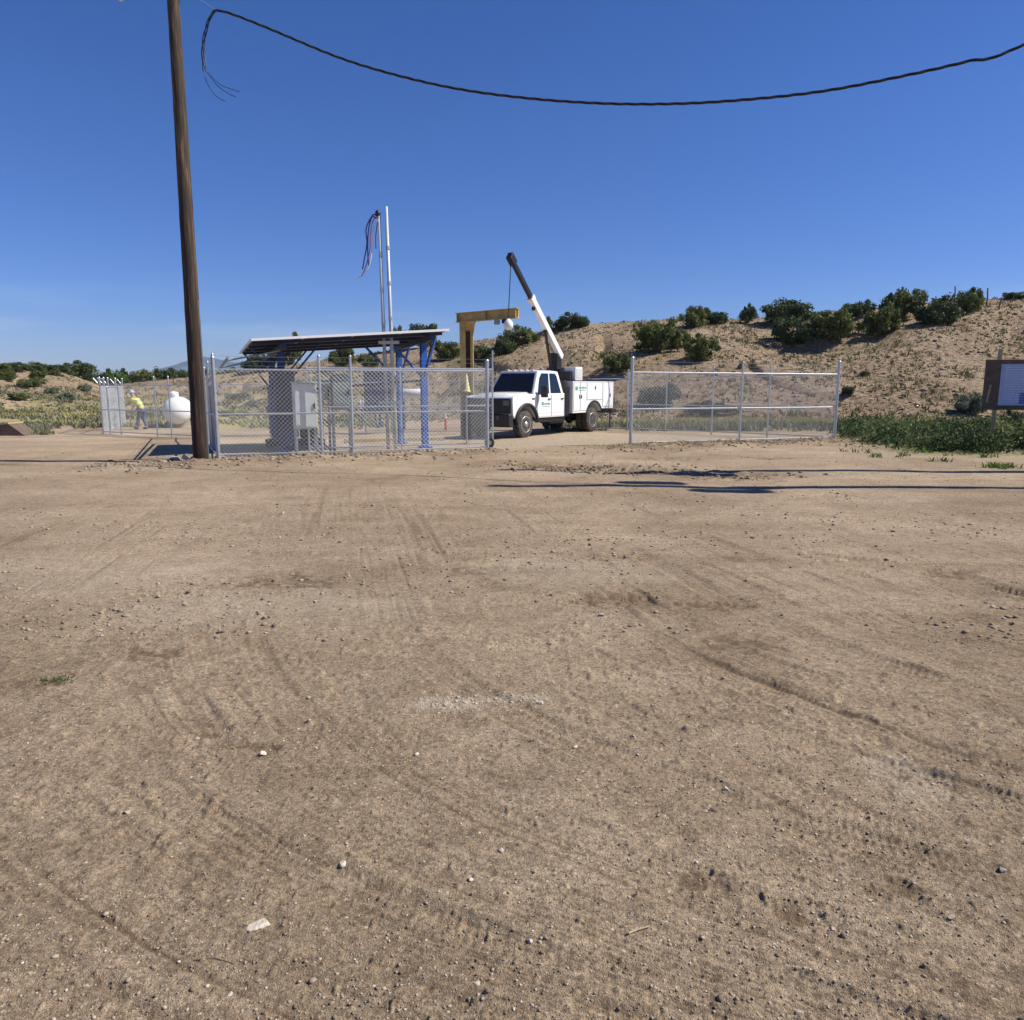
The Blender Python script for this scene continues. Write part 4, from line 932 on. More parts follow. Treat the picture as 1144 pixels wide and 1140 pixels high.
# equipment skid with black post
p = hit(303, 488); e = empty('dark_stand', p, 'dark steel stand left of the navy cabinet under the canopy', 'stand')
for dx in (0, .42): MB().box((dx,0,.95), (.09,.09,1.95)).build('upright', M['navy'], e)
MB().box((.21,0,1.05), (.6,.3,.28)).build('valve_box', M['navy'], e, bevel=.01); MB().box((.21,0,.35), (.6,.12,.1)).build('crossbar', M['navy'], e); MB().box((.21,0,1.86), (.75,.5,.06)).build('shelf', M['navy'], e)
# pipe skid with blue pipe and white pump
p = hit(412, 478); e = empty('pump_skid', p, 'blue pipe skid with a small white pump in the middle of the compound', 'pump')
def zat(py, Y): return EYE+Tz(py)*Y-p.z
zp = zat(458, p.y); b = MB(); b.tube([(-.35,0,zp), (.9,0,zp)], .055, 12); b.build('blue_pipe', M['blue'], e)
for x_ in (-.3,.35,.85): MB().box((x_,0,zp/2-.03), (.06,.06,zp)).build('support', M['blue'], e)
MB().lathe([(.001,-.26),(.16,-.25),(.2,-.2),(.2,.2),(.16,.25),(.001,.26)], (0,0,zp+.24), 'X', 20).build('pump', M['white2'], e, smooth=True)
for x_ in (-.36,.36): MB().cyl((x_,0,zp+.02), (x_,0,zp+.5), .03, n=8).build('riser', M['white2'], e)
MB().box((.55,.0,.75), (.10,.10,1.5)).build('post', M['blue'], e); MB().box((.55,0,1.58), (.34,.24,.20)).build('motor_cover', M['blue'], e, bevel=.03)
# dark tank behind
p = hit(421, 484); cabinet('filter_unit', 'dark olive equipment box behind the twin mast', 407, 437, 416, 462, p.y-.3, 'greygreen' if False else 'navy', depth=.8, rz=.2, cat='equipment')
p = hit(462, 480); e = empty('storage_tank', p, 'long white horizontal tank behind the blue canopy columns', 'tank')
zt = EYE+Tz(440)*p.y-p.z; MB().lathe([(.001,-.62),(.14,-.58),(.21,-.5),(.21,.5),(.14,.58),(.001,.62)], (0,0,zt), 'X', 22).build('shell', M['white2'], e, smooth=True)
for x_ in (-.4,.4): MB().box((x_,0,zt/2-.15), (.06,.3,zt-.25)).build('saddle', M['blackmetal'], e)
p = hit(498, 481); e = empty('valve_riser', p, 'short white standpipe with a red valve body between the canopy and the gate post', 'valve')
MB().cyl((0,0,0), (0,0,.5), .05, n=12).build('valve_body', M['red'], e); MB().cyl((0,0,.503), (0,0,.85), .04, n=12).build('standpipe', M['white2'], e); MB().lathe([(.001,0),(.09,0),(.09,.03),(.001,.03)], (0,0,.853), n=16).build('handwheel', M['blackmetal'], e)
p = hit(521, 487); e = empty('bollard_cone', at(521, 440, 22.2)*1, 'pale yellow cone shaped marker on a thin post behind the sliding gate', 'marker')
e.location = (at(521,440,22.2).x, 22.2, h1(at(521,440,22.2).x, 22.2)); g = e.location.z
zb = EYE+Tz(438)*22.2-g; ztp = EYE+Tz(418)*22.2-g
MB().lathe([(.14,0),(.14,.03),(.11,.04),(.025,ztp-zb),(.001,ztp-zb+.01)], (0,0,zb), n=18).build('cone', M['yellow2'], e); MB().cyl((0,0,-.05), (0,0,zb), .025, n=8).build('post', M['galv_old'], e)
# gravel bed slab edges / timber kerb in compound
for (x0, y0, x1, y1, lb) in [(-5.2,23.6,-2.2,24.5,'pale timber sleeper lying on the gravel under the canopy'),(.2,19.3,3.0,20.35,None)]:
    if lb is None: continue
    a_ = math.atan2(y1-y0, x1-x0); L = math.hypot(x1-x0, y1-y0)
    o = MB().box((0,0,0), (L,.2,.14)).build('timber_sleeper', M['lumber'], bevel=.01); o.location = ((x0+x1)/2, (y0+y1)/2, h1((x0+x1)/2, (y0+y1)/2)+.05); o.rotation_euler = (0,0,a_); tag(o, lb, 'timber')
# ------------------------------------------------------------------ yellow hoist
Yh = 27.6; xh = at(522, 400, Yh).x; g = h1(xh, Yh); e = empty('jib_hoist', (xh, Yh, g), 'faded yellow steel jib hoist with box column and long beam, left of the truck', 'hoist')
z_t = EYE+Tz(362)*Yh-g
b = MB()
for (dx, w_) in ((-.155,.20),(.17,.10)): b.box((dx,0,z_t/2), (w_,.32,z_t))
b.box((.035,.02,z_t*.30), (.18,.28,z_t*.60)); b.box((.035,.0,z_t-.12), (.18,.30,.24)); b.build('column', M['yellow'], e, bevel=.008)
MB().box((.035,.08,z_t*.77), (.176,.05,z_t*.335)).build('slot_plate', M['bark'], e)
pa = at(511, 361, Yh)-e.location; pb2 = at(579, 352.5, Yh-1.9)-e.location
pa = Vector((pa.x, 0, z_t+.20)); dv = pb2-pa; dv.z = 0; Lb = dv.length; a_ = math.atan2(dv.y, dv.x); R = Matrix.Rotation(a_, 3, 'Z'); c = pa+dv/2
b = MB(); b.box(c+Vector((0,0,.15)), (Lb,.20,.025), R=R); b.box(c-Vector((0,0,.15)), (Lb,.20,.025), R=R); b.box(c, (Lb-.01,.02,.275), R=R)
for t_ in (.02,.5,.98): b.box(pa.lerp(pa+dv, t_), (.02,.18,.274), R=R)
b.build('beam', M['yellow'], e); MB().box((0,-.0,z_t+.02), (.52,.36,.045)).build('cap_plate', M['yellow'], e)
b = MB(); b.tube([Vector((.16,0,z_t-.55)), pa.lerp(pa+dv, .30)-Vector((0,0,.165))], .035, 8); b.build('knee_brace', M['yellow'], e)
q = pa.lerp(pa+dv, .80)-Vector((0,0,.165)); t = MB().box(q-Vector((0,0,.07)), (.22,.14,.13), R=R).build('trolley', M['blackmetal'], e, bevel=.01)
MB().box(q-Vector((.28,0,.10)), (.16,.14,.16), R=R).build('hoist_motor', M['greygreen'], e, bevel=.02)
# ------------------------------------------------------------------ crane truck
hv = Vector((-.578, -.816, 0)); lv = Vector((.816, -.578, 0))
fc = hit(586, 489.3); tc = fc-lv*.93; TR = empty('crane_truck', (tc.x, tc.y, h1(fc.x, fc.y)), 'white crew cab service truck with a crane boom, parked in the gate opening', 'truck', rz=math.atan2(hv.y, hv.x))
TM = Matrix.Translation(TR.location) @ Matrix.Rotation(math.atan2(hv.y, hv.x), 4, 'Z'); TI = TM.inverted()
WB = 4.4
def arc(cx, cz, r, a0, a1, n=12): return [(cx+r*math.cos(math.radians(a0+(a1-a0)*i/n)), cz+r*math.sin(math.radians(a0+(a1-a0)*i/n))) for i in range(n+1)]
# lower body with front arch
HW = .99
low = [(-2.42,.62)]+[(-.62,.62)]+arc(0,.47,.60,165,15)[0:]+[(.66,.66),(.74,.74),(.76,1.25),(.72,1.33),(.62,1.365),(.30,1.39),(-.55,1.42),(-2.42,1.44)]
b = MB(); b.prism(low, -HW, HW); body = b.build('body', M['white'], TR, bevel=.035, seg=3)
# hood bulge
b = MB(); hd = [(.66,.70),(.28,.76),(-.60,.80)]
vs = []
for (x_, w_), z_ in zip(hd, (1.355,1.40,1.44)): vs += [(x_,-w_,z_-.03),(x_,-w_*.8,z_+.045),(x_,0,z_+.055),(x_,w_*.8,z_+.045),(x_,w_,z_-.03)]
fs = [(i*5+j, i*5+j+1, (i+1)*5+j+1, (i+1)*5+j) for i in range(2) for j in range(4)]+[(0,1,2,3,4),(14,13,12,11,10),(0,4,9,14,10,5)[:6]]
b.add(vs, fs[:-1]); b.build('hood', M['white'], TR, smooth=True)
# greenhouse
def gh(x0b, x1b, x0t, x1t, wb, wt, zb, zt): return [Vector((x0b,-wb,zb)),Vector((x0b,wb,zb)),Vector((x1b,wb,zb)),Vector((x1b,-wb,zb)),Vector((x0t,-wt,zt)),Vector((x0t,wt,zt)),Vector((x1t,wt,zt)),Vector((x1t,-wt,zt))]
g8 = gh(-.50,-2.42,-1.00,-2.26,.955,.80,1.40,2.19)
b = MB(); b.add(g8, [(0,3,2,1),(4,5,6,7),(0,1,5,4),(1,2,6,5),(2,3,7,6),(3,0,4,7)])
b.build('cab', M['white'], TR, bevel=.06, seg=4)
b = MB(); vs = []
for x_, dz in ((-.98,.0),(-1.15,.045),(-2.15,.05),(-2.30,.0)): vs += [(x_,-.76,2.175),(x_,-.5,2.18+dz),(x_,.5,2.18+dz),(x_,.76,2.175)]
b.add(vs, [(i*4+j, i*4+j+1, (i+1)*4+j+1, (i+1)*4+j) for i in range(3) for j in range(3)]); b.build('roof', M['white'], TR, smooth=True)
def facequad(p00, p10, p11, p01, pts, off, m, name, parent, th=.004):
    n = (p10-p00).cross(p01-p00).normalized()
    if n.dot((p00+p11)/2-Vector((-1.5,0,1.6))) < 0: n = -n
    P = [((p00*(1-u)+p10*u)*(1-v)+(p01*(1-u)+p11*u)*v)+n*off for u, v in pts]; Q = [p+n*th for p in P]; k = len(P); b = MB()
    b.add(P+Q, [tuple(range(k)), tuple(range(k, 2*k))]+[(i, (i+1) % k, k+(i+1) % k, k+i) for i in range(k)]); return b.build(name, m, parent)
# windscreen
facequad(g8[0], g8[1], g8[5], g8[4], [(.05,.06),(.95,.06),(.93,.90),(.07,.90)], .003, M['glass'], 'windscreen', TR)
for sgn, (i0, i1, i2, i3) in ((1, (1,2,6,5)), (-1, (0,3,7,4))):
    a0, a1, a2, a3 = g8[i0], g8[i1], g8[i2], g8[i3]
    facequad(a0, a1, a2, a3, [(.115,.05),(.495,.05),(.475,.90),(.15,.90),(.09,.70)], .003, M['glass'], 'door_window', TR)
    facequad(a0, a1, a2, a3, [(.545,.05),(.905,.05),(.86,.78),(.80,.90),(.525,.90)], .003, M['glass'], 'door_window', TR)
    d = sgn*HW
    for (x0, x1) in ((-.66,-1.52),(-1.535,-2.36)):
        b = MB(); b.box(((x0+x1)/2, d+sgn*.004, 1.02), (abs(x1-x0)-.02,.012,.70)); dr = b.build('door', M['white'], TR, bevel=.02)
        MB().box((x1+.14, d+sgn*.03, 1.25), (.15,.035,.035)).build('handle', M['black'], dr, bevel=.006)
        MB().box(((x0+x1)/2, d+sgn*.012, .80), (abs(x1-x0)-.06,.012,.04)).build('crease', M['white'], dr, bevel=.005)
    # seams
    b = MB()
    for x_ in (-.655,-1.528,-2.37): b.box((x_, d+sgn*.001, 1.03), (.010,.004,.74))
    b.build('door_seam', M['black'], TR)
    # mirror
    mr_ = MB().box((-.78, sgn*1.20, 1.50), (.12,.24,.38)).build('mirror', M['black'], TR, bevel=.03)
    MB().box((-.76, sgn*1.04, 1.42), (.05,.22,.04)).build('arm', M['black'], mr_)
    # wheel arch flare
    b = MB(); o_ = arc(0,.47,.67,172,8,16); i_ = arc(0,.47,.57,172,8,16); poly = o_+i_[::-1]; b.prism(poly, min(d+sgn*.001, d+sgn*.09), max(d+sgn*.001, d+sgn*.09)); b.build('fender_flare', M['black'], TR, bevel=.02)
    MB().box((-1.55, sgn*.93, .50), (1.7,.16,.05)).build('running_board', M['blackmetal'], TR, bevel=.01)
    MB().box((-1.0, sgn*.86, .59), (3.0,.16,.14)).build('rocker', M['blackmetal'], TR)
    # headlight, door badge
    MB().box((.79, sgn*.76, 1.15), (.05,.26,.19)).build('headlight', M['lens'], TR, bevel=.03)
    MB().box((-.42, d+sgn*.008, 1.27), (.16,.012,.04)).build('fender_badge', M['black'], TR)
    # illegible blue green company lettering and mark on the front door and on the service body
    b = MB(); rl = random.Random(4)
    b.box((-.98, d+sgn*.013, 1.10), (.13,.006,.10)); x_ = -1.10
    for i in range(7): w_ = rl.uniform(.035,.06); b.box((x_, d+sgn*.013, 1.09+rl.uniform(-.01,.01)), (w_*.8,.006,rl.uniform(.04,.07))); x_ -= w_+.008
    for i in range(9): b.box((-1.0-.05*i, d+sgn*.013, 1.005), (.03,.006,.02))
    b.build('door_lettering', M.setdefault('teal', mat('teal_decal', (.10,.30,.29), .5)), TR)
# front end
MB().box((.772,0,1.06), (.07,1.84,.46)).build('grille', M['black'], TR, bevel=.03)
b = MB()
for z_ in (.96,1.07,1.19): b.box((.815,0,z_), (.012,1.1,.03))
b.box((.815,0,1.04), (.012,.03,.30)); b.build('grille_bar', M['blackmetal'], TR)
MB().box((.824,0,1.08), (.006,.20,.09)).build('emblem', M['chrome'], TR, bevel=.002)
b = MB(); b.prism([(.72,.38),(.94,.38),(.98,.48),(.98,.78),(.76,.82)], -1.0, 1.0); b.build('bumper', M['black'], TR, bevel=.03)
for s_ in (-1, 1): MB().cyl((.98, s_*.55, .68), (.99, s_*.55, .68), .06, n=16).build('fog_lamp', M['lens'], TR); MB().box((.99, s_*.30, .56), (.05,.04,.12)).build('tow_hook', M['blackmetal'], TR)
MB().box((.55,0,.52), (.5,1.3,.22)).build('air_dam', M['blackmetal'], TR)
MB().box((.987,0,.70), (.008,.5,.10)).build('winch_slot', M['blackmetal'], TR)
for y_ in (-.52,-.26,0,.26,.52): MB().box((-1.08, y_, 2.235), (.10,.09,.030)).build('marker_light', M['amber'], TR, bevel=.01)
b = MB()
for s_ in (-1, 1): b.tube([(-.52, s_*.05+.1, 1.455), (-.70, s_*.35+.1, 1.60)], .008, 5)
b.build('wiper', M['black'], TR)
b = MB(); b.tube([(-.35,-.72,1.40), (-.40,-.74,2.35)], .006, 5); b.build('antenna', M['black'], TR)
# chassis
b = MB()
for s_ in (-1, 1): b.box((-2.5, s_*.38, .62), (6.4,.09,.2))
b.build('chassis_rail', M['blackmetal'], TR)
MB().cyl((0,-.75,.44), (0,.75,.44), .06, n=10).build('axle', M['blackmetal'], TR); MB().cyl((-WB,-.75,.44), (-WB,.75,.44), .07, n=10).build('axle', M['blackmetal'], TR); MB().lathe([(.001,-.16),(.12,-.12),(.18,0),(.12,.12),(.001,.16)], (-WB,0,.44), 'Y', 16).build('differential', M['blackmetal'], TR)
MB().box((-2.2,.62,.55), (1.0,.40,.32)).build('fuel_tank', M['blackmetal'], TR, bevel=.03)
def wheel(x, y, sgn, w=.26, dual=False):
    R_ = .455; b = MB(); prof = [(.26,-w/2),(.40,-w/2),(R_-.02,-w/2+.02),(R_,-w/2+.05)]
    for i in range(5): yy = -w/2+.06+i*(w-.12)/4; prof += [(R_,yy-.008),(R_-.012,yy-.004),(R_-.012,yy+.004),(R_,yy+.008)]
    prof += [(R_,w/2-.05),(R_-.02,w/2-.02),(.40,w/2),(.26,w/2)]
    wh = MB().lathe(prof, (0,0,0), 'Y', 40).build('wheel', M['rubber'], TR, loc=(x, y, R_-.015), smooth=True)
    for n_ in range(0): pass
    s_ = sgn; dp = (-.10 if dual else -.02)*s_
    rm = MB().lathe([(.262,s_*(w/2-.20)),(.27,s_*(w/2+.002)),(.25,s_*(w/2+.006)),(.235,s_*(w/2-.03)),(.20,s_*(w/2-.07)+dp*.5),(.11,s_*(w/2-.06)+dp*.4),(.10,s_*(w/2+.01)+dp),(.08,s_*(w/2+.05)+dp),(.001,s_*(w/2+.055)+dp)], (0,0,0), 'Y', 32).build('rim', M['rim'], wh, smooth=True)
    b = MB()
    for i in range(8):
        t = 2*PI*i/8; b.cyl((.165*math.cos(t), s_*(w/2-.075)+dp*.45, .165*math.sin(t)), (.165*math.cos(t), s_*(w/2-.045)+dp*.45, .165*math.sin(t)), .038, n=10)
    b.build('rim_hole', M['blackmetal'], wh)
for s_ in (-1, 1): wheel(0, s_*.86, s_); wheel(-WB, s_*.90, s_, .24, True); wheel(-WB, s_*.62, s_, .24, True)
# service body
X0, X1 = -2.86, -5.92; zb0, zb1 = .72, 1.86
for sgn in (1, -1):
    side = [(X0,zb0),(X0,zb1),(X1,zb1),(X1,zb0+.12)]+[(-WB-.62,zb0+.12)]+arc(-WB,.50,.60,150,30,10)[0:]+[(-WB+.62,zb0)]
    side = [(X0,zb0),(X0,zb1),(X1,zb1),(X1,zb0+.12),(-WB-.58,zb0+.12)]+[(-WB-.56,.70)][:0]+arc(-WB,.52,.60,158,22,12)+[(-WB+.60,zb0)]
    y0, y1 = (.56,1.06) if sgn > 0 else (-1.06,-.56)
    MB().prism(side, y0, y1).build('service_body', M['white'], TR, bevel=.012)
    yo = sgn*1.06
    def door(x0, x1, z0, z1, handles):
        d = MB().box(((x0+x1)/2, yo+sgn*.007, (z0+z1)/2), (abs(x1-x0)-.03,.020,z1-z0-.03)).build('compartment_door', M['white'], TR, bevel=.008)
        MB().box(((x0+x1)/2, yo+sgn*.0012, (z0+z1)/2), (abs(x1-x0)-.012,.004,z1-z0-.012)).build('door_gap', M['black'], d)
        for (hx, hz) in handles: MB().box((hx, yo+sgn*.025, hz), (.055,.022,.13)).build('latch', M['blackmetal'], d, bevel=.01)
    door(-2.90,-3.36,.78,1.82,[(-3.30,1.30)]); door(-3.36,-3.82,.78,1.82,[(-3.43,1.30)]); door(-3.84,-5.02,1.17,1.82,[(-4.45,1.62)]); door(-5.04,-5.86,.90,1.82,[(-5.62,1.33)])
    MB().prism(arc(-WB,.52,.64,158,22,14)+arc(-WB,.52,.58,22,158,14), min(yo+sgn*.001, yo+sgn*.03), max(yo+sgn*.001, yo+sgn*.03)).build('wheel_trim', M['black'], TR)
    b = MB(); rl = random.Random(9); b.box((-3.08, yo+sgn*.021, 1.60), (.16,.006,.13)); x_ = -3.24
    for i in range(6): b.box((x_-.04-.09*i, yo+sgn*.021, 1.62), (.055,.006,rl.uniform(.05,.09)))
    for i in range(7): b.box((x_-.03-.065*i, yo+sgn*.021, 1.53), (.04,.006,.025))
    b.build('body_lettering', M['teal'], TR)
    b = MB(); b.box(((X0+X1)/2, sgn*.81, zb1+.012), (abs(X1-X0)+.02,.52,.02)); b.build('top_cover', M['black'], TR)
    MB().box((X1-.005, sgn*.82, 1.25), (.05,.12,.32)).build('tail_lamp', M['red'], TR, bevel=.01)
MB().box(((X0+X1)/2,0,.90), (abs(X1-X0),1.1,.10)).build('bed_floor', M['blackmetal'], TR)
MB().box((X0+.03,0,1.40), (.04,1.11,.92)).build('headboard', M['blackmetal'], TR); MB().box((X1-.01,0,1.22), (.05,1.11,.60)).build('tailgate', M['white'], TR, bevel=.01)
MB().box((X1-.22,0,.72), (.40,2.0,.16)).build('rear_bumper', M['blackmetal'], TR, bevel=.02); MB().box((X1-.32,.75,1.05), (.26,.30,.42)).build('vise_box', M['black'], TR, bevel=.03)
MB().cyl((X1-.05,.9,.0), (X1-.05,.9,.75), .03, n=10).build('stabiliser_leg', M['blackmetal'], TR)
MB().box((X0+.20,0,1.15), (.25,1.9,1.0)).build('front_bulkhead', M['blackmetal'], TR)
MB().box((-2.62,.35,1.25), (.20,1.1,1.25)).build('hose_rack', M['black'], TR, bevel=.03); MB().cyl((-2.60,-.5,.9), (-2.60,-.5,2.0), .10, n=14).build('fuel_filter_stack', M['black'], TR)
# box on top of the service body
bx = MB().box((-3.32,.80,2.12), (.50,.46,.48)).build('top_box', M['white'], TR, bevel=.015); MB().box((-3.32,1.035,2.12), (.38,.012,.36)).build('box_grille', M['grey'], bx)
MB().box((-2.98,.70,2.03), (.14,.4,.34)).build('box_end', M['black'], bx)
b = MB(); b.tube([(-3.5,.75,1.89), (-4.2,.8,1.96), (-4.5,.72,1.92), (-5.2,.8,1.90)], .025, 8); b.tube([(-4.2,.6,1.9),(-4.3,.85,2.03),(-4.5,.9,1.95)], .02, 8); b.build('hose', M['black'], TR, smooth=True)
# crane
base_l = Vector((-3.15,.12,1.9)); 
ped = MB().lathe([(.30,-1.0),(.26,-.7),(.20,-.6),(.18,.0),(.26,.02),(.26,.10),(.001,.10)], base_l, n=20).build('crane_pedestal', M['blackmetal'], TR)
piv_w = at(625.5, 397, (TM @ base_l).y); tip_w = at(571, 289, 25.0); piv = TI @ piv_w; tip = TI @ tip_w
tur = MB(); hx_ = (piv-base_l); tur.box(base_l+Vector((0,0,.10+ (piv.z-base_l.z-.10)/2)), (.34,.36,piv.z-base_l.z+.05)); tur.build('crane_turret', M['blackmetal'], TR, bevel=.03)
MB().cyl(base_l+Vector((.05,-.30,.32)), base_l+Vector((.05,.30,.32)), .12, n=14).build('winch_drum', M['blackmetal'], TR); MB().box(base_l+Vector((-.25,.1,.30)), (.22,.3,.30)).build('valve_block', M['black'], TR, bevel=.02)
bd = (tip-piv); bl = bd.length; bn = bd.normalized(); q_ = bn.to_track_quat('X', 'Z').to_matrix()
def boom(s0, s1, w_, h_, name, m): c_ = piv+bn*((s0+s1)/2); return MB().box(c_, (s1-s0,w_,h_), R=q_).build(name, m, TR, bevel=.012)
boom(-.12,bl*.60,.17,.22,'outer_boom',M['white']); boom(bl*.60,bl*.635,.20,.25,'boom_collar',M['white']); boom(bl*.636,bl*.97,.125,.16,'inner_boom',M['blackmetal']); boom(bl*.95,bl*1.03,.19,.24,'boom_head',M['blackmetal'])
up = q_ @ Vector((0,0,1))
MB().cyl(tip+q_ @ Vector((0,-.07,-.02)), tip+q_ @ Vector((0,.07,-.02)), .11, n=18).build('sheave', M['blackmetal'], TR)
b = MB(); b.cyl(base_l+Vector((.20,0,.15)), piv+bn*(bl*.30)-up*.16, .055, n=12); b.build('lift_cylinder', M['blackmetal'], TR)
b = MB(); b.box(piv+bn*(bl*.30)-up*.14, (.14,.12,.12), R=q_); b.box(piv+bn*(bl*.55)-up*.14, (.10,.10,.10), R=q_); b.build('boom_lug', M['blackmetal'], TR)
hk = TI @ at(568, 362, 24.95); 
b = MB(); b.cyl(tip+Vector((0,0,-.1)), hk+Vector((0,0,.1)), .008, n=6); b.cyl(tip+Vector((.06,.03,-.1)), hk+Vector((.03,0,.1)), .008, n=6); b.build('hoist_line', M['cable'], TR)
hb = MB().lathe([(.03,.16),(.07,.13),(.13,.06),(.16,-.03),(.14,-.12),(.08,-.18),(.001,-.20)], hk, n=20).build('hook_ball', M['white'], TR, smooth=True)
b = MB(); b.tube([hk+Vector((0,0,-.19)), hk+Vector((0,0,-.26)), hk+Vector((.05,0,-.31)), hk+Vector((0,0,-.36)), hk+Vector((-.05,0,-.32))], .014, 8); b.build('hook', M['blackmetal'], hb)
# ------------------------------------------------------------------ white propane tank behind the far fence
p = hit(199, 478); e = empty('propane_tank', p, 'rounded white propane tank seen end-on behind the far fence', 'tank', rz=.35)
R_ = 30/861.5*p.y/2; prof = [(.001,-1.4)]+[(R_*math.sin(t), -1.05-R_*.75*math.cos(t)) for t in np.linspace(.15, PI/2, 7)]+[(R_*math.sin(t), 1.05-R_*.75*math.cos(t)) for t in np.linspace(PI/2, PI-.15, 7)]+[(.001,1.05+R_*.75)]
prof[0] = (.001, -1.05-R_*.75)
zc = EYE+Tz(459)*p.y-p.z
MB().lathe(prof, (0,.9,zc), 'Y', 28).build('shell', M['white2'], e, smooth=True)
MB().lathe([(.22,0),(.22,.20),(.18,.28),(.001,.32)], (-.1,.15,zc+R_-.04), n=20).build('valve_dome', M['white2'], e, smooth=True)
for y_ in (.1,1.7): MB().box((0,y_,(zc-R_*.5)/2), (.9,.2,zc-R_*.4)).build('saddle', M['concrete'], e)
p2 = hit(205, 474); e = empty('vent_pipe', (p2.x, p2.y+1.5, h1(p2.x, p2.y+1.5)), 'thin green pipe with a white cap standing behind the white propane tank', 'pipe')
zt = EYE+Tz(432)*(p2.y+1.5)-e.location.z; MB().cyl((0,0,-.1), (0,0,zt), .06, n=12).build('riser', M['greygreen'], e); MB().lathe([(.11,0),(.13,.10),(.10,.22),(.001,.25)], (0,0,zt), n=16).build('cap', M['white2'], e, smooth=True); MB().cyl((0,0,zt-.3), (.35,0,zt-.9), .06, n=12).build('elbow', M['greygreen'], e)
# ------------------------------------------------------------------ worker
p = hit(160, 480); PE = empty('person', p, 'worker in hi-vis vest, jeans and grey hard hat, leaning forward behind the far fence', 'person', rz=math.radians(170))
def skin(name, verts, edges, m, parent, sub=2):
    me = bpy.data.meshes.new(name); me.from_pydata([v[0] for v in verts], edges, []); me.materials.append(m)
    o = bpy.data.objects.new(name, me); COL.objects.link(o); o.parent = parent
    me.skin_vertices.new() if hasattr(me.skin_vertices, 'new') and not me.skin_vertices else None
    md = o.modifiers.new('skin', 'SKIN'); md.use_smooth_shade = True
    if not me.skin_vertices:
        bpy.context.view_layer.objects.active = o
    sv = me.skin_vertices[0].data
    for i, v in enumerate(verts): sv[i].radius = (v[1], v[1]*(v[2] if len(v) > 2 else 1)); sv[i].use_root = (i == 0)
    s = o.modifiers.new('sub', 'SUBSURF'); s.levels = sub; s.render_levels = sub
    return o
# local: x forward, y left, z up ; leaning forward
V = [((0,0,.95),.14),((.10,0,1.10),.135),((.22,0,1.27),.155),((.30,0,1.38),.13),((.36,0,1.45),.06),((.41,0,1.53),.075),((.44,0,1.62),.095),((.44,0,1.68),.07)]
E = [(0,1),(1,2),(2,3),(3,4),(4,5),(5,6),(6,7)]
def chain(start, pts):
    pr = start
    for q in pts: V.append(q); E.append((pr, len(V)-1)); pr = len(V)-1
    return pr
for s_ in (1, -1):
    fx = .16 if s_ > 0 else -.10
    chain(0, [((.0,s_*.10,.88),.10),((.06+fx*.4,s_*.11,.50),.065),((fx,s_*.12,.10),.045),((fx+.02,s_*.12,.04),.04),((fx+.17,s_*.13,.03),.032)])
    hd_ = (.62,s_*.14,1.12) if s_ > 0 else (.55,s_*.16,.95)
    el_ = (.48,s_*.22,1.13)
    w_ = chain(3, [((.29,s_*.19,1.36),.065),(el_,.045),((hd_[0]-.03,s_*.16,hd_[2]+.02),.03),(hd_,.035)])
    for j in range(5):
        off = (j-2)*.018; L1 = (.035,.05,.055,.05,.04)[j] if j else .03
        a_ = (hd_[0]+.045,hd_[1]+off,hd_[2]-.03) if j else (hd_[0]+.01,hd_[1]-s_*.045,hd_[2]-.02)
        chain(w_, [(a_,.010),((a_[0]+L1*.7,a_[1],a_[2]-L1*.6),.008)])
skin('body', V, E, M['skin'], PE)
Vv = [((-.01,0,.90),.165),((.10,0,1.10),.16),((.22,0,1.27),.175),((.30,0,1.385),.14)]; Ev = [(0,1),(1,2),(2,3)]
for s_ in (1, -1): Vv += [((.29,s_*.20,1.36),.085),((.38,s_*.22,1.25),.075)]; n_ = len(Vv); Ev += [(3,n_-2),(n_-2,n_-1)]
skin('vest', Vv, Ev, M['hivis'], PE)
Vj = [((0,0,.93),.155)]; Ej = []
for s_ in (1, -1):
    fx = .16 if s_ > 0 else -.10; n_ = len(Vj); Vj += [((.0,s_*.10,.85),.12),((.06+fx*.4,s_*.11,.50),.085),((fx,s_*.12,.12),.065)]; Ej += [(0,n_),(n_,n_+1),(n_+1,n_+2)]
    bt = skin('boot', [((fx,s_*.12,.11),.062),((fx,s_*.12,.045),.05),((fx+.19,s_*.13,.04),.042)], [(0,1),(1,2)], M['boot'], PE, 1)
skin('jeans', Vj, Ej, M['jeans'], PE)
MB().lathe([(.155,-.01),(.16,0),(.125,.02),(.118,.07),(.08,.125),(.001,.14)], (.455,0,1.665), n=22).build('hard_hat', M['hat'], PE, smooth=True)
b = MB(); b.box((.535,0,1.585), (.025,.022,.045)); b.build('nose', M['skin'], PE)
for s_ in (-1, 1): MB().lathe([(.001,-.008),(.011,0),(.001,.008)], (.528,s_*.035,1.62), n=8).build('eye', M['blackmetal'], PE)
b = MB(); b.tube([(.535,-.022,1.545),(.54,0,1.543),(.535,.022,1.545)], .005, 5); b.build('mouth', M['red'], PE)
b = MB()
for z_, x_ in ((1.12,.11),(1.28,.225)): b.lathe([(.176,-.022),(.182,-.015),(.182,.015),(.176,.022)], (x_,0,z_), n=24)
b.build('reflective_band', M['alu'], PE)
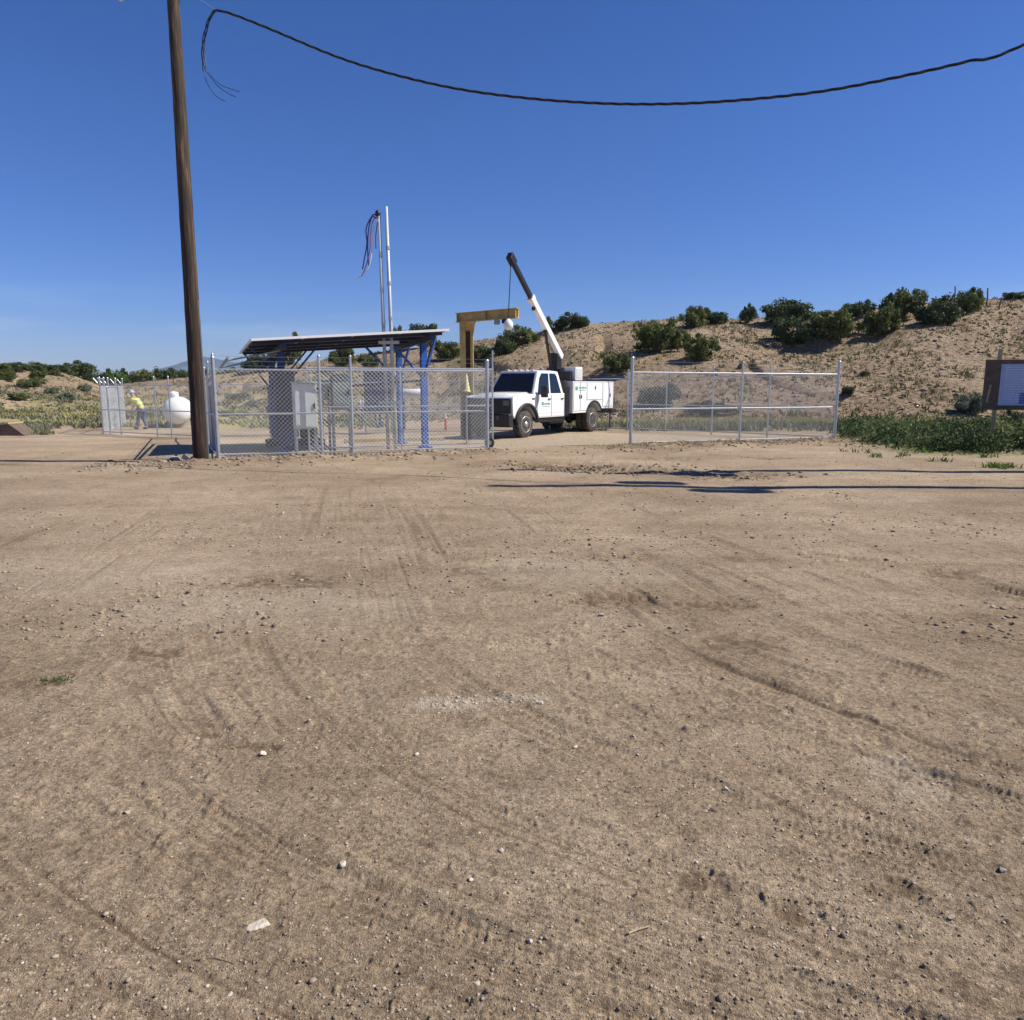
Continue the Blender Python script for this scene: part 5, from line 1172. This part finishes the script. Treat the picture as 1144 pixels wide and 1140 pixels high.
# ------------------------------------------------------------------ notice board at right
Yb = 24.0; a_ = at(1113, 440, Yb); gb_ = h1(a_.x, Yb); e = empty('notice_board', (a_.x, Yb, gb_), 'dark wooden notice board with a pale blue printed sheet at the right edge', 'notice board', rz=-.28)
def zz(py): return EYE+Tz(py)*Yb-gb_
W = 2.1
MB().box((-.05+W/2-.32,0,(zz(402)+zz(458))/2), (W,.06,zz(402)-zz(458))).build('board', M['darkwood'], e, bevel=.01)
cxp = .18+.58; pz0, pz1 = zz(453), zz(407)
sh = MB().box((cxp-.05,-.037,(pz0+pz1)/2), (1.3,.008,pz1-pz0)).build('printed_sheet', M.setdefault('sheet', mat('blue_white_sheet', (.36,.43,.66), .45, 0, .10, 3)), e)
b = MB(); rl = random.Random(2); z_ = pz1-.10
while z_ > pz0+.10:
    x_ = .18
    while x_ < .70:
        w_ = rl.uniform(.05,.18); b.box((x_+w_/2, -.043, z_), (w_,.003,.022)); x_ += w_+.03
    z_ -= .075
b.build('print_line', M.setdefault('ink', mat('pale_print', (.58,.62,.78), .5)), sh)
MB().box((.72,-.043,pz0+.22), (.20,.003,.34)).build('dark_picture', M.setdefault('inkb', mat('dark_blue_print', (.10,.15,.45), .5)), sh)
MB().box((.80,-.046,(pz0+pz1)/2), (.015,.004,pz1-pz0-.04)).build('sheet_fold', M['sheet'], sh)
b = MB(); b.box((W/2-.37,-.045,zz(404)), (W,.03,.10)); b.box((W/2-.37,-.045,zz(456)), (W,.03,.08)); b.box((-.28,-.045,(zz(402)+zz(458))/2), (.16,.03,zz(402)-zz(458)-.18)); b.build('frame', M['darkwood'], e)
for x_ in (.02,1.6): MB().box((x_,.075,zz(390)/2-.1), (.11,.085,zz(390)+.2)).build('post', M['lumber'], e, bevel=.008)
MB().box((-.23,-.065,zz(440)), (.05,.03,.55), R=Matrix.Rotation(.12, 3, 'Y')).build('loose_batten', M['lumber'], e)
# old wooden stakes with wire on the ridge at right
sp_ = []
for (px, yt, yb_, lb) in [(1066,320,336,'thin old fence stake on the ridge, leftmost of the three'),(1102,322,342,'dark upright fence stake on the ridge, middle of the three'),(1116,334,346,'short leaning fence stake on the ridge, rightmost of the three')]:
    p = hit(px, yb_); h_ = EYE+Tz(yt)*p.y-p.z; o = MB().tube([(0,0,-.2),(.02,0,h_*.5),(-.03 if px < 1110 else .12,0,h_)], [.06,.055,.05], 8).build('fence_stake', M['darkwood'], loc=p); tag(o, lb, 'stake', 'stakes on the ridge'); sp_.append(p+Vector((0,0,h_*.75)))
for i in range(2):
    a, b_ = sp_[i], sp_[i+1]; o = MB().tube([Vector((0,0,0)), (b_-a)/2-Vector((0,0,.1)), b_-a], .012, 4).build('strand_wire', M['galv_old'], loc=a); tag(o, 'rusty fence wire between the left and middle ridge stakes' if i == 0 else 'rusty fence wire between the middle and right ridge stakes', 'wire')
# dark wedge at left, solid stand-in for the shadow of something out of view
p = hit(16, 487); e = empty('shadow_wedge', p, 'dark wedge in place of a shadow, pale plank on top, at the left edge', 'ramp')
b = MB(); b.prism([(-1.2,0),(.42,0),(-.18,.46),(-1.2,.30)], 0, .9); b.build('wedge', M['navy'] if False else M['darkwood'], e); MB().box((-.72,.45,.43), (1.1,.95,.06), R=Matrix.Rotation(-.12, 3, 'Y')).build('plank', M['lumber'], e)
# far blue mountain
def mountain():
    pts = [(150,428),(185,412),(205,404),(228,398),(245,401),(262,405),(280,402),(300,400),(330,410),(380,425)]
    Y = 3200; vs = []; b = MB(); rows = 9; N = 60
    ks = np.linspace(150, 380, N); yy = np.interp(ks, [a for a, _ in pts], [c for _, c in pts])
    P = []
    for j in range(rows):
        t = j/(rows-1); 
        for i in range(N):
            q = at(float(ks[i]), float(yy[i]), Y); zt = max(q.z, 5)*(1-abs(t-.5)*2)**.8+random.uniform(-4, 4)*(0 < j < rows-1)*(j != rows//2)
            P.append((q.x+random.uniform(-8, 8), Y+(t-.5)*900, zt-2))
    b.add(P, [(j*N+i, j*N+i+1, (j+1)*N+i+1, (j+1)*N+i) for j in range(rows-1) for i in range(N-1)])
    o = b.build('hills', mat('forested_mountain', (.085,.115,.15), .95, 0, .3, .004), smooth=True); tag(o, 'distant blue mountain ridge behind the utility pole', 'mountain', kind='structure')
mountain()
def haze():
    o = MB().box((0, 0, 61), (15000, 15000, 142)).build('haze', bpy.data.materials.new('thin_air')); m = o.data.materials[0]; m.use_nodes = True; nt = m.node_tree
    nt.nodes.remove(nt.nodes['Principled BSDF']); v = nt.nodes.new('ShaderNodeVolumePrincipled'); v.inputs['Color'].default_value = (.50, .74, 1, 1); v.inputs['Density'].default_value = .00008; v.inputs['Anisotropy'].default_value = .1
    nt.links.new(v.outputs[0], nt.nodes['Material Output'].inputs['Volume']); tag(o, 'thin blue summer air haze', 'haze', kind='stuff')
haze()
# ------------------------------------------------------------------ light, sky, camera
SUN = Vector((.999, -.03, 0)).normalized(); EL = math.radians(46)
sd = Vector((SUN.x*math.cos(EL), SUN.y*math.cos(EL), math.sin(EL)))
L = bpy.data.lights.new('sun', 'SUN'); L.energy = 5.0; L.angle = math.radians(.53); L.color = (1, .935, .83)
lo = bpy.data.objects.new('sun', L); COL.objects.link(lo); lo.rotation_euler = sd.to_track_quat('Z', 'Y').to_euler()
W_ = bpy.data.worlds.new('World'); SC.world = W_; W_.use_nodes = True; nt = W_.node_tree; bg = nt.nodes['Background']
sky = nt.nodes.new('ShaderNodeTexSky'); sky.sky_type = 'NISHITA'; sky.sun_disc = False; sky.sun_elevation = EL; sky.sun_rotation = math.atan2(sd.x, sd.y)
sky.altitude = 1800; sky.air_density = 1.0; sky.dust_density = .3; sky.ozone_density = 2.0
hs = nt.nodes.new('ShaderNodeHueSaturation'); hs.inputs['Saturation'].default_value = 1.26
nt.links.new(sky.outputs[0], hs.inputs['Color']); gn = nt.nodes.new('ShaderNodeMix'); gn.data_type = 'RGBA'; gn.blend_type = 'MULTIPLY'; gn.inputs[0].default_value = 1; gn.inputs[7].default_value = (1.0, .93, 1.22, 1); nt.links.new(hs.outputs[0], gn.inputs[6]); wtc = nt.nodes.new('ShaderNodeTexCoord'); wsp = nt.nodes.new('ShaderNodeSeparateXYZ'); nt.links.new(wtc.outputs['Generated'], wsp.inputs[0])
wr = nt.nodes.new('ShaderNodeValToRGB'); we = wr.color_ramp.elements; we[0].position = 0; we[0].color = (.58, .64, .72, 1); we[1].position = .30; we[1].color = (.93, .93, .97, 1); we.new(.10).color = (.70, .79, .89, 1)
nt.links.new(wsp.outputs['Z'], wr.inputs[0]); g2 = nt.nodes.new('ShaderNodeMix'); g2.data_type = 'RGBA'; g2.blend_type = 'MULTIPLY'; g2.inputs[0].default_value = 1
nt.links.new(gn.outputs[2], g2.inputs[6]); nt.links.new(wr.outputs[0], g2.inputs[7]); wm = nt.nodes.new('ShaderNodeMapping'); wm.inputs['Scale'].default_value = (2.2, 2.2, 22); nt.links.new(wtc.outputs['Generated'], wm.inputs[0])
wn = nt.nodes.new('ShaderNodeTexNoise'); wn.inputs['Scale'].default_value = 1.6; wn.inputs['Detail'].default_value = 6; nt.links.new(wm.outputs[0], wn.inputs['Vector'])
w1 = nt.nodes.new('ShaderNodeMapRange'); w1.inputs[1].default_value = .50; w1.inputs[2].default_value = .72; nt.links.new(wn.outputs['Fac'], w1.inputs[0])
w2 = nt.nodes.new('ShaderNodeMapRange'); w2.inputs[1].default_value = .13; w2.inputs[2].default_value = .03; w2.inputs[4].default_value = .32; nt.links.new(wsp.outputs['Z'], w2.inputs[0])
w3 = nt.nodes.new('ShaderNodeMath'); w3.operation = 'MULTIPLY'; nt.links.new(w1.outputs[0], w3.inputs[0]); nt.links.new(w2.outputs[0], w3.inputs[1])
g4 = nt.nodes.new('ShaderNodeMix'); g4.data_type = 'RGBA'; nt.links.new(w3.outputs[0], g4.inputs[0]); nt.links.new(g2.outputs[2], g4.inputs[6]); g4.inputs[7].default_value = (6.2, 7.2, 8.6, 1)
nt.links.new(g4.outputs[2], bg.inputs['Color']); bg.inputs['Strength'].default_value = .075
cam = bpy.data.cameras.new('camera'); co = bpy.data.objects.new('camera', cam); COL.objects.link(co); SC.camera = co
co.location = (0, 0, EYE); co.rotation_euler = (PI/2-TH, 0, 0); cam.sensor_fit = 'HORIZONTAL'; cam.angle = 2*math.atan(CX/F); cam.clip_end = 20000; cam.clip_start = .05
SC.view_settings.view_transform = 'Standard'; SC.view_settings.look = 'None'; SC.view_settings.exposure = .45; SC.view_settings.gamma = 1
